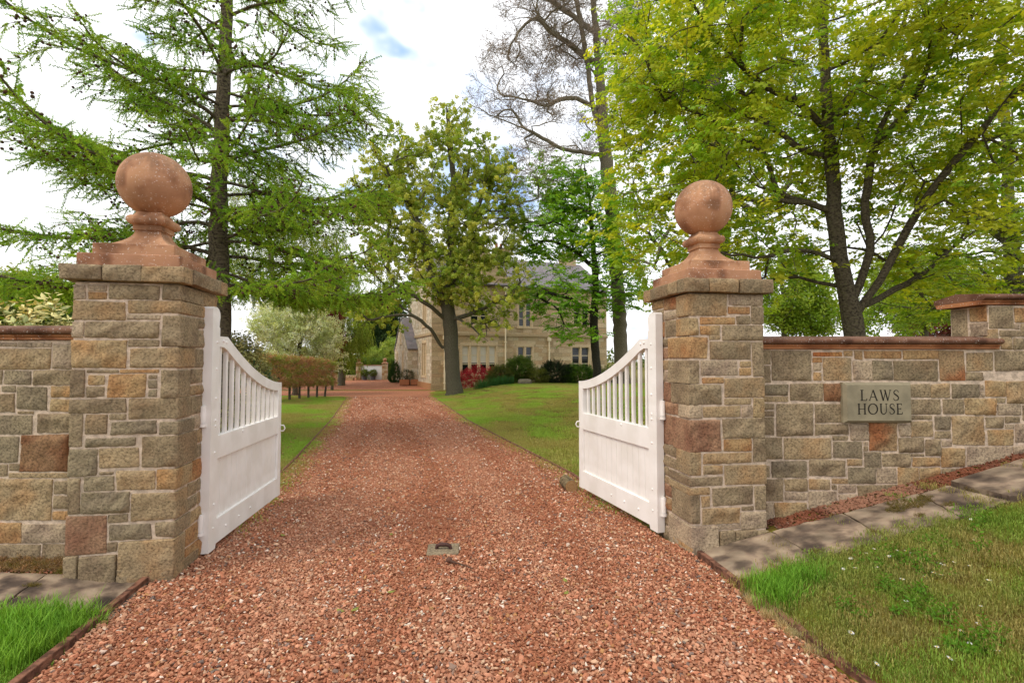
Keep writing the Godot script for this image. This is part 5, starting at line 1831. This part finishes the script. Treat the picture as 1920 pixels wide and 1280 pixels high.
# Roman capitals: strokes as [width, points...] in a letter of height 1, then the letter's own width
const LETTER := {
	"L": [0.6, [0.1, [0.14, 0.0], [0.14, 1.0]], [0.045, [0.0, 0.98], [0.28, 0.98]], [0.05, [0.0, 0.025], [0.56, 0.025]], [0.05, [0.54, 0.0], [0.6, 0.2]]],
	"A": [0.86, [0.05, [0.08, 0.0], [0.43, 1.0]], [0.1, [0.42, 1.0], [0.77, 0.0]], [0.045, [0.2, 0.34], [0.65, 0.34]], [0.04, [0.0, 0.02], [0.17, 0.02]], [0.04, [0.66, 0.02], [0.86, 0.02]]],
	"W": [1.1, [0.1, [0.1, 1.0], [0.34, 0.0]], [0.05, [0.34, 0.0], [0.56, 0.9]], [0.1, [0.5, 1.0], [0.76, 0.0]], [0.05, [0.76, 0.0], [1.0, 1.0]], [0.04, [0.0, 0.98], [0.2, 0.98]], [0.04, [0.4, 0.98], [0.6, 0.98]], [0.04, [0.9, 0.98], [1.1, 0.98]]],
	"S": [0.54, [0.05, [0.49, 0.76], [0.46, 0.9], [0.3, 0.98], [0.15, 0.93]], [0.07, [0.17, 0.94], [0.07, 0.78], [0.13, 0.63]], [0.1, [0.12, 0.65], [0.28, 0.53], [0.43, 0.42]], [0.08, [0.42, 0.44], [0.5, 0.26], [0.42, 0.08]], [0.05, [0.44, 0.1], [0.25, 0.02], [0.09, 0.08], [0.04, 0.24]]],
	"H": [0.86, [0.1, [0.14, 0.0], [0.14, 1.0]], [0.1, [0.72, 0.0], [0.72, 1.0]], [0.045, [0.14, 0.5], [0.72, 0.5]], [0.04, [0.02, 0.98], [0.26, 0.98]], [0.04, [0.02, 0.02], [0.26, 0.02]], [0.04, [0.6, 0.98], [0.84, 0.98]], [0.04, [0.6, 0.02], [0.84, 0.02]]],
	"O": [1.0],
	"U": [0.8, [0.1, [0.14, 1.0], [0.14, 0.32], [0.2, 0.12]], [0.06, [0.18, 0.15], [0.3, 0.03], [0.46, 0.03], [0.6, 0.13]], [0.05, [0.59, 0.11], [0.66, 0.32], [0.66, 1.0]], [0.04, [0.02, 0.98], [0.26, 0.98]], [0.04, [0.56, 0.98], [0.78, 0.98]]],
	"E": [0.6, [0.1, [0.14, 0.0], [0.14, 1.0]], [0.045, [0.02, 0.978], [0.52, 0.978]], [0.045, [0.14, 0.52], [0.44, 0.52]], [0.05, [0.02, 0.025], [0.56, 0.025]], [0.04, [0.52, 1.0], [0.53, 0.84]], [0.04, [0.44, 0.6], [0.44, 0.44]], [0.045, [0.55, 0.0], [0.6, 0.19]]],
}

func lettering(root: Node3D, word: String, o: Vector3, width: float, height: float) -> void:
	var total := 0.0
	for k in word.length():
		total += LETTER[word[k]][0] + (0.16 if k else 0.0)
	var sx := width / total
	var x := -width / 2
	for k in word.length():
		var l: Array = LETTER[word[k]]
		var b := Builder.new()
		var strokes := l.slice(1)
		if word[k] == "O":
			for q in 28:
				var a0 := TAU * q / 28.0
				var a1 := TAU * (q + 1.15) / 28.0
				strokes.append([lerpf(0.045, 0.1, absf(cos(a0))), [0.5 + 0.44 * cos(a0), 0.5 + 0.48 * sin(a0)], [0.5 + 0.44 * cos(a1), 0.5 + 0.48 * sin(a1)]])
		for s in strokes:
			var pts := []
			for q in s.slice(1): pts.append(Vector3(q[0] * sx, q[1] * height, 0))
			if pts.size() > 2: pts = smooth_line(pts, height * 0.06)
			for q in pts.size() - 1:
				var d: Vector3 = (pts[q + 1] - pts[q]).normalized()
				var n: Vector3 = Vector3(-d.y, d.x, 0) * s[0] * height * 0.66
				b.quad(pts[q] - n, pts[q] + n, pts[q + 1] + n + d * 0.0006, pts[q + 1] - n + d * 0.0006, Color.WHITE)
		part("letter", b.mesh(M.letter), root, Transform3D(Basis.IDENTITY, o + Vector3(x, 0, 0.0006)))
		x += (l[0] + 0.16) * sx

# ------------------------------------------------------------------ small things
func small_things() -> void:
	rng.seed = 3
	# name plate
	var c := on_plane(1640, 754, Vector3(0, 0, -4.25), Vector3.BACK)
	var root := thing("name_plate", "carved stone name plate reading LAWS HOUSE set in the wall", "sign", c)
	var b := Builder.new()
	var w := 0.283
	var h := 0.167
	var o := [Vector2(w, h), Vector2(w - 0.018, h - 0.018)]
	for k in 4:
		var s: Vector2 = [Vector2(-1, -1), Vector2(-1, 1), Vector2(1, 1), Vector2(1, -1)][k]
		var t: Vector2 = [Vector2(-1, 1), Vector2(1, 1), Vector2(1, -1), Vector2(-1, -1)][k]
		b.quad(Vector3(s.x * w, s.y * h, 0.03), Vector3(s.x * (w - 0.02), s.y * (h - 0.02), 0.055), Vector3(t.x * (w - 0.02), t.y * (h - 0.02), 0.055), Vector3(t.x * w, t.y * h, 0.03), Color.WHITE)
		b.quad(Vector3(t.x * w, t.y * h, 0.03), Vector3(t.x * w, t.y * h, -0.03), Vector3(s.x * w, s.y * h, -0.03), Vector3(s.x * w, s.y * h, 0.03), Color.WHITE)
	b.quad(Vector3(-w + 0.02, -h + 0.02, 0.055), Vector3(-w + 0.02, h - 0.02, 0.055), Vector3(w - 0.02, h - 0.02, 0.055), Vector3(w - 0.02, -h + 0.02, 0.055), Color.WHITE)
	part("slab", b.mesh(M.sign), root)
	lettering(root, "LAWS", Vector3(0.006, 0.018, 0.0555), 0.318, 0.088)
	lettering(root, "HOUSE", Vector3(0.006, -0.094, 0.0555), 0.37, 0.088)
	# stop stone with an iron loop in the drive
	var p := on_ground(831, 1036)
	root = thing("gate_stop", "pale stone block with a rusty iron loop sunk in the middle of the drive", "gate stop", p)
	b = Builder.new()
	block(b, Transform3D(Basis(Vector3.UP, 0.08), Vector3(0, 0.004, 0)), Vector3(0.25, 0.07, 0.21), 0.012, 0.02, srgb(146, 130, 106), 0.008)
	part("block", b.mesh(M.stone), root)
	b = Builder.new()
	b.tube([Vector3(-0.05, 0.035, 0.02), Vector3(-0.045, 0.062, 0.02), Vector3(-0.02, 0.07, 0.02), Vector3(0.03, 0.07, 0.02), Vector3(0.055, 0.06, 0.02), Vector3(0.06, 0.035, 0.02)], [0.014, 0.015, 0.016, 0.016, 0.015, 0.014], 10, Color(0.8, 0.65, 0.6))
	part("loop", b.mesh(M.iron), root)
	# log that props the gate
	p = on_ground(1068, 921)
	root = thing("log", "short sawn log lying against the foot of the open gate", "log", p + Vector3(0, 0.075, 0), "", 0.15)
	b = Builder.new()
	var prof := [Vector3(0, 0, -0.2), Vector3(0, 0, -0.05), Vector3(0, 0, 0.09)]
	b.tube(prof, [0.074, 0.076, 0.073], 22, Color(0.26, 0.19, 0.12), false)
	part("bark", b.mesh(M.bark), root)
	b = Builder.new()
	for k in 22:
		var a0 := TAU * k / 22.0
		var a1 := TAU * (k + 1) / 22.0
		for r in 4:
			var r0 := 0.0725 * r / 4.0
			var r1 := 0.0725 * (r + 1) / 4.0
			var col := Color(1.1, 1.05, 1.0) * (1.0 if r % 2 == 0 else 0.86)
			b.quad(Vector3(cos(a0) * r0, sin(a0) * r0, 0.0905), Vector3(cos(a0) * r1, sin(a0) * r1, 0.0905), Vector3(cos(a1) * r1, sin(a1) * r1, 0.0905), Vector3(cos(a1) * r0, sin(a1) * r0, 0.0905), col)
	part("sawn_end", b.mesh(M.log), root)
	# boards that hold the drive's edges
	for sd in [-1, 1]:
		root = thing("drive_edging", "weathered timber boards edging the gravel along the bank of the name plate wall" if sd > 0 else "weathered timber boards edging the gravel along the short flagstones", "edging", Vector3.ZERO)
		var d := 0.6
		var stop := 3.93 if sd > 0 else 3.46
		while d < stop:
			var e := minf(d + rf(0.8, 1.3), stop)
			var x0: float = (drive_right(d) if sd > 0 else drive_left(d)) + sd * 0.03
			var x1: float = (drive_right(e) if sd > 0 else drive_left(e)) + sd * 0.03
			var a := Vector3(x0, 0.005 + rf(-0.008, 0.008), -d)
			var z := Vector3(x1, 0.005, -e)
			b = Builder.new()
			var l := a.distance_to(z)
			var dir := (z - a).normalized()
			block(b, Transform3D(Basis(dir.cross(Vector3.UP).normalized(), Vector3.UP, -dir), (a + z) / 2), Vector3(0.042, 0.09, l - 0.008), 0.006, 0.05, Color.WHITE, 0.004)
			part("board", b.mesh(M.timber), root)
			d = e
	# inner edging along the lawns
	for sd in [-1, 1]:
		root = thing("lawn_edging", "thin timber strip edging the lawn that rises to the house" if sd > 0 else "thin timber strip edging the lawn before the beech hedge", "edging", Vector3.ZERO)
		var d := 5.4 if sd > 0 else 4.7
		while d < 25.5:
			var e := d + 1.5
			var x0 := drive_right(d) if sd > 0 else drive_left(d)
			var x1 := drive_right(e) if sd > 0 else drive_left(e)
			var a := Vector3(x0, ground(x0, d) + 0.01, -d)
			var z := Vector3(x1, ground(x1, e) + 0.01, -e)
			b = Builder.new()
			var dir := (z - a).normalized()
			block(b, Transform3D(Basis(dir.cross(Vector3.UP).normalized(), Vector3.UP, -dir), (a + z) / 2), Vector3(0.03, 0.06, a.distance_to(z) - 0.01), 0.004, 0.2, Color.WHITE)
			part("board", b.mesh(M.timber), root)
			d = e
	# daisies in the bank
	b = Builder.new()
	for k in 12:
		var a := TAU * k / 12.0
		var u := Vector3(cos(a), 0.12, sin(a))
		var s := Vector3(-sin(a), 0, cos(a)) * 0.0026
		b.tri(u * 0.003 - s, u * 0.013, u * 0.003 + s, Color(0.86, 0.86, 0.88))
	var petals := b.mesh(M.petal)
	b = Builder.new()
	b.lathe([Vector2(0.004, 0.0), Vector2(0.0035, 0.002), Vector2(0.0005, 0.003)], 8, Color(0.75, 0.5, 0.05))
	var eye := b.mesh(M.twig)
	b = Builder.new()
	b.tube([Vector3(0, -0.045, 0), Vector3(0.002, 0, 0)], [0.0012, 0.001], 3, Color(0.15, 0.25, 0.04))
	var stem := b.mesh(M.twig)
	for q in [[1640, 1040], [1668, 1054], [1682, 1042], [1700, 1044], [1710, 1048], [1717, 1062], [1725, 1077], [1742, 1078], [1752, 1086], [1762, 1068], [1771, 1071], [1596, 1058], [1605, 1076], [1645, 1075], [1582, 1078], [1693, 1098], [1822, 984], [1828, 1024], [1856, 1101], [1790, 1066], [1820, 1073], [1804, 1198], [1836, 1185], [1810, 1234], [1820, 1222], [1872, 1236], [1782, 1250], [1758, 1228], [1645, 1260], [1597, 1200], [1700, 1140], [1840, 1150], [1735, 1094], [1766, 1090], [1625, 1048]]:
		p = on_ground(q[0], q[1])
		root = thing("daisy", "small white daisy with a yellow eye in the bank grass", "flower", p + Vector3(0, 0.038, 0), "daisies in the bank grass", rf(0, TAU))
		root.scale = Vector3.ONE * rf(0.8, 1.3)
		part("petals", petals, root, Transform3D(Basis(Vector3.RIGHT, rf(-0.1, 0.5)), Vector3.ZERO))
		part("eye", eye, root)
		part("stem", stem, root)
	# leafy weeds among the grass, moss on the flagstones
	var places := []
	var tints := []
	for q in [[1720, 1060], [1740, 1075], [1700, 1050], [1640, 1070], [1830, 1035], [1740, 1030], [1720, 1130], [1690, 1145], [1810, 1210], [1830, 1225], [1860, 1200], [1600, 1150], [1840, 985], [1760, 1160], [1650, 1110]]:
		for k in 14:
			p = on_ground(q[0] + rf(-24, 24), q[1] + rf(-12, 12))
			places.append(along(Vector3(rf(-1, 1), 0.6, rf(-1, 1)), rf(0, TAU), rf(0.16, 0.3), p + Vector3(0, 0.012, 0)))
			tints.append(tint(Color(0.15, 0.32, 0.03), 0.2))
	var o2 := scatter("weeds", SPRAY.broad, places, tints, self)
	tag(o2, "low leafy weeds scattered through the bank grass", "weeds", "", "stuff")
	places = []
	tints = []
	for q in [[1700, 951, 38, 9], [1735, 941, 20, 6], [1680, 962, 22, 5], [1782, 952, 14, 4], [1725, 972, 10, 3], [1640, 1003, 6, 3], [1826, 920, 16, 5], [1530, 1040, 8, 4], [1845, 925, 20, 3], [160, 1078, 60, 4], [40, 1066, 50, 5], [60, 1105, 16, 3]]:
		for k in int(q[2] * q[3] * 1.1):
			var a := rf(0, TAU)
			var r := sqrt(rng.randf())
			p = on_ground(q[0] + cos(a) * r * q[2], q[1] + sin(a) * r * q[3])
			places.append(along(Vector3(rf(-1, 1), 0.8, rf(-1, 1)), rf(0, TAU), rf(0.1, 0.2), p + Vector3(0, 0.016, 0)))
			tints.append(tint(Color(0.24, 0.20, 0.045).lerp(Color(0.30, 0.22, 0.10), rng.randf()), 0.25))
	for k in 900:
		p = on_ground(rf(-60, 118), rf(1046, 1074))
		places.append(along(Vector3(rf(-1, 1), 0.4, rf(-1, 1)), rf(0, TAU), rf(0.2, 0.36), p + Vector3(0, 0.01, 0)))
		tints.append(tint(Color(0.46, 0.29, 0.17).lerp(Color(0.36, 0.24, 0.12), rng.randf()), 0.3))
	o2 = scatter("moss", SPRAY.tiny, places, tints, self)
	tag(o2, "yellow-brown moss growing on the flagstones and wall foot", "moss", "", "stuff")
	# fallen leaves along the lawn by the open gate and over the drive
	places = []
	tints = []
	b = Builder.new()
	leaf_at(b, Vector3(0, 0, -0.03), Vector3(0, 0.1, 1).normalized(), Vector3.UP, 0.06, Color.WHITE, false)
	var leaf := b.mesh(M.leaf)
	for k in 190:
		var d := 5.2 + 12.0 * pow(rng.randf(), 1.6)
		var x := drive_left(d) - 0.8 * rng.randf() + 0.1
		places.append(Transform3D(Basis.from_euler(Vector3(rf(-0.4, 0.4), rf(0, TAU), rf(-0.4, 0.4))) * rf(0.7, 1.3), Vector3(x, ground(x, d) + 0.045, -d)))
		tints.append(tint(Color(0.36, 0.22, 0.10), 0.3))
	for q in [[733, 1008], [665, 1152], [638, 1154], [733, 1118], [1062, 1120], [1060, 1096], [530, 1010]]:
		p = on_ground(q[0], q[1])
		places.append(Transform3D(Basis(Vector3.UP, rf(0, TAU)), p + Vector3(0, 0.035, 0)))
		tints.append(Color(0.36, 0.42, 0.10))
	o2 = scatter("fallen_leaves", leaf, places, tints, self)
	tag(o2, "dry fallen leaves along the lawn edge and on the drive", "leaf litter", "", "stuff")
	p = on_ground(842, 1060)
	var p2 := on_ground(888, 1074)
	b = Builder.new()
	b.tube([Vector3(0, 0.035, 0), (p2 - p) * 0.3 + Vector3(0, 0.04, 0.012), (p2 - p) * 0.65 + Vector3(0, 0.035, 0.0), (p2 - p) + Vector3(0, 0.03, 0)], [0.012, 0.006, 0.005, 0.003], 6, Color(0.09, 0.05, 0.035))
	b.lathe([Vector2(0.002, 0.02), Vector2(0.02, 0.03), Vector2(0.024, 0.045), Vector2(0.01, 0.06), Vector2(0.001, 0.062)], 9, Color(0.12, 0.06, 0.04))
	var tw := part("twig", b.mesh(M.twig), self)
	tw.position = p
	tag(tw, "thin dark twig with a cone lying on the gravel before the stop stone", "twig")

# ------------------------------------------------------------------ sky
func make_sky() -> Sky:
	var w := 1536
	var h := 768
	var img := Image.create(w, h, false, Image.FORMAT_RGBF)
	var f := FastNoiseLite.new()
	f.noise_type = FastNoiseLite.TYPE_SIMPLEX_SMOOTH
	f.frequency = 1.0
	f.fractal_octaves = 5
	f.seed = 12
	var gaps := [[770, 62, 0.075, 1.0], [722, 40, 0.08, 0.8], [920, 200, 0.10, 0.55], [1000, 190, 0.07, 0.4], [640, 255, 0.12, 0.5], [760, 250, 0.09, 0.3], [540, 320, 0.10, 0.5], [1480, 100, 0.09, 0.8], [1100, 190, 0.08, 0.4], [1450, 200, 0.08, 0.5]]
	var dirs := []
	for g in gaps:
		dirs.append(ray(g[0], g[1]).normalized())
	for y in h:
		var el := PI / 2 - PI * (y + 0.5) / h
		for x in w:
			var az := TAU * (x + 0.5) / w
			var d := Vector3(sin(az) * cos(el), sin(el), -cos(az) * cos(el))
			if el < -0.02:
				img.set_pixel(x, y, Color(0.42, 0.40, 0.34))
				continue
			var q := Vector3(d.x, d.y * 2.2, d.z)
			var n := f.get_noise_3dv(q * 1.7)
			var n2 := f.get_noise_3dv(q * 4.3 + Vector3.ONE * 7.0)
			var n3 := f.get_noise_3dv(q * 11.0 + Vector3.ONE * 3.0)
			var blue := smoothstep(0.26, 0.5, n + 0.25 * n2) * 0.8
			for k in dirs.size():
				var dist: float = (d - dirs[k]).length() / gaps[k][2]
				if dist < 2.5:
					blue = maxf(blue, gaps[k][3] * smoothstep(1.5, 0.1, dist) * smoothstep(-0.35, 0.75, n3 * 0.8 + n2 + 0.3 - 0.2 * dist))
			var cloud := 1.2 + 0.10 * n2 - 0.16 * maxf(0.0, n)
			var c := Color(cloud * 0.985, cloud * 0.995, cloud * 1.02).lerp(Color(0.20, 0.42, 0.80), clampf(blue, 0, 1))
			img.set_pixel(x, y, c)
	var m := PanoramaSkyMaterial.new()
	m.panorama = ImageTexture.create_from_image(img)
	var s := Sky.new()
	s.sky_material = m
	return s

# ------------------------------------------------------------------ the scene
func _ready() -> void:
	noise_a.noise_type = FastNoiseLite.TYPE_SIMPLEX_SMOOTH
	noise_a.frequency = 1.0
	noise_a.fractal_octaves = 3
	noise_a.seed = 5
	noise_c.noise_type = FastNoiseLite.TYPE_CELLULAR
	noise_c.frequency = 1.0
	noise_c.fractal_octaves = 1
	noise_c.seed = 8
	var cam := Camera3D.new()
	cam.name = "camera"
	cam.position = Vector3(0, EYE, 0)
	cam.rotation.x = PITCH
	cam.fov = rad_to_deg(2.0 * atan(640.0 / FOCAL))
	cam.near = 0.05
	cam.far = 600.0
	add_child(cam)
	cam.current = true
	var env := Environment.new()
	env.background_mode = Environment.BG_SKY
	env.sky = make_sky()
	env.tonemap_mode = Environment.TONE_MAPPER_LINEAR
	env.tonemap_exposure = 1.24
	env.sdfgi_enabled = true
	env.ssao_enabled = true
	env.ssil_enabled = true
	var we := WorldEnvironment.new()
	we.name = "environment"
	we.environment = env
	add_child(we)
	var sun := DirectionalLight3D.new()
	sun.name = "sun"
	sun.light_energy = 0.45
	sun.light_angular_distance = 18.0
	sun.light_color = Color(1.0, 0.95, 0.87)
	sun.shadow_enabled = true
	add_child(sun)
	sun.look_at_from_position(Vector3(-0.55, 0.85, 0.35), Vector3.ZERO)
	make_materials()
	make_sprays()
	# ground
	var xs := []
	var ds := []
	for k in 61: xs.append(signf(k - 30) * pow(absf(k - 30) / 30.0, 2.6) * 260.0)
	for k in range(-40, 41): xs.append(k * 0.25)
	xs.sort()
	for k in 30: ds.append(-6.0 + k * 0.5)
	for k in 12: ds.append(3.85 + 0.1 * k)
	for k in 60: ds.append(9.0 + pow(k / 59.0, 2.4) * 340.0)
	ds.sort()
	var lawn := structure("ground", sheet(xs, ds, 0.0, Color.WHITE, M.soil, func(x, d): return Vector3(x, ground(x, d) - (0.02 if x > drive_left(d) - 0.03 and x < drive_right(d) + 0.03 and d < 60 else 0.0), -d)), "grassy ground sloping gently away to the house", "ground")
	var us := []
	for k in 25: us.append(k / 24.0)
	ds = []
	for k in 150: ds.append(-5.0 + 0.25 * k if k < 80 else 15.0 + 0.62 * (k - 80))
	structure("drive", sheet(us, ds, 0.006, Color.WHITE, M.gravel_bed, func(u, d): 
		var x := lerpf(drive_left(d), drive_right(d), u)
		return Vector3(x, fall(d), -d)), "red gravel drive running through the gateway to the courtyard", "drive")
	# stonework
	var ang := -deg_to_rad(9.7)
	gate_pier("gate_pier", "stone gate pier with a ball finial beside the short wall and flagstones", Vector3(-2.31, 0, -3.50), -ang, 0.65, STONES_LP, 1, 101)
	gate_pier("gate_pier", "stone gate pier with a ball finial adjoining the name plate wall", Vector3(1.39, 0, -3.97), -ang, 0.65, STONES_RP, -1, 202)
	var wl := boundary_wall("short stretch of stone wall with a moulded coping beside the gravel and lush grass", Vector3(0, 0, -3.66), STONES_LW, -5.5, -2.85, -0.1, 1.645, 303)
	fill_stones(wl, -5.5, -3.90, 0.05, 1.64)
	coping(wl, -5.5, -2.87, 1.647, 0.0, 0.37)
	var wr := boundary_wall("long stone wall holding the name plate, stepping up at its end", Vector3(0, 0, -4.25), STONES_RW, 1.98, 6.4, 0.0, 1.592, 404)
	part("raised_mortar", cbox(Vector3(4.01, 1.593, -0.37), Vector3(6.4, 1.962, -0.003), M.mortar, 0.006), wr)
	fill_stones(wr, 4.40, 6.4, 0.55, 1.59)
	fill_stones(wr, 4.40, 6.4, 1.6, 1.96)
	for q in [[0.0, 0.17, 1.70, 1.955, "g"], [0.18, 0.35, 1.83, 1.955, "o"], [0.18, 0.35, 1.70, 1.818, "p"]]:
		stone(wr, q[4], Vector3(4.035, (q[2] + q[3]) / 2, -0.355 + (q[0] + q[1]) / 2 if q[0] > 0.1 else -0.275), Vector3(q[1] - q[0] - 0.01, q[3] - q[2], 0.06), -PI / 2)
	coping(wr, 2.03, 4.08, 1.594, 0.0, 0.39)
	coping(wr, 3.93, 6.4, 1.966, 0.0, 0.42)
	gate("white timber gate with swept top hinged on the pier by the short wall", Vector3(-2.345, 0, -3.90), Vector3(-2.53, 0, -5.50), 1, Vector3(-1, 0, 0))
	gate("white timber gate with swept top hinged on the pier by the name plate wall", Vector3(1.275, 0, -4.38), Vector3(0.80, 0, -5.86), -1, Vector3(1, 0, 0))
	# paving
	flagstone("long flagstone at the foot of the pier by the short wall", [[88, 1082], [282, 1092], [208, 1165], [-5, 1150]], 0.02, 1)
	flagstone("flagstone below the short wall, away from the drive", [[-180, 1072], [86, 1081], [-9, 1148], [-280, 1135]], 0.02, 2)
	flagstone("flagstone at the foot of the pier by the name plate wall", [[1312, 1040], [1446, 1002], [1533, 1052], [1388, 1092]], 0.02, 3)
	flagstone("second flagstone up the bank from the drive", [[1449, 1001], [1580, 967], [1662, 1015], [1537, 1051]], 0.02, 4)
	flagstone("mossy flagstone below the name plate", [[1583, 966], [1722, 930], [1800, 976], [1666, 1014]], 0.02, 5)
	flagstone("narrow flagstone beside the raised dark flagstone", [[1725, 929], [1780, 915], [1893, 945], [1803, 975]], 0.02, 6)
	flagstone("raised dark flagstone at the top of the bank path", [[1783, 914], [1920, 872], [2060, 905], [1897, 945]], 0.05, 7)
	gravel()
	grass()
	house()
	courtyard()
	house_bed()
	trees()
	small_things()
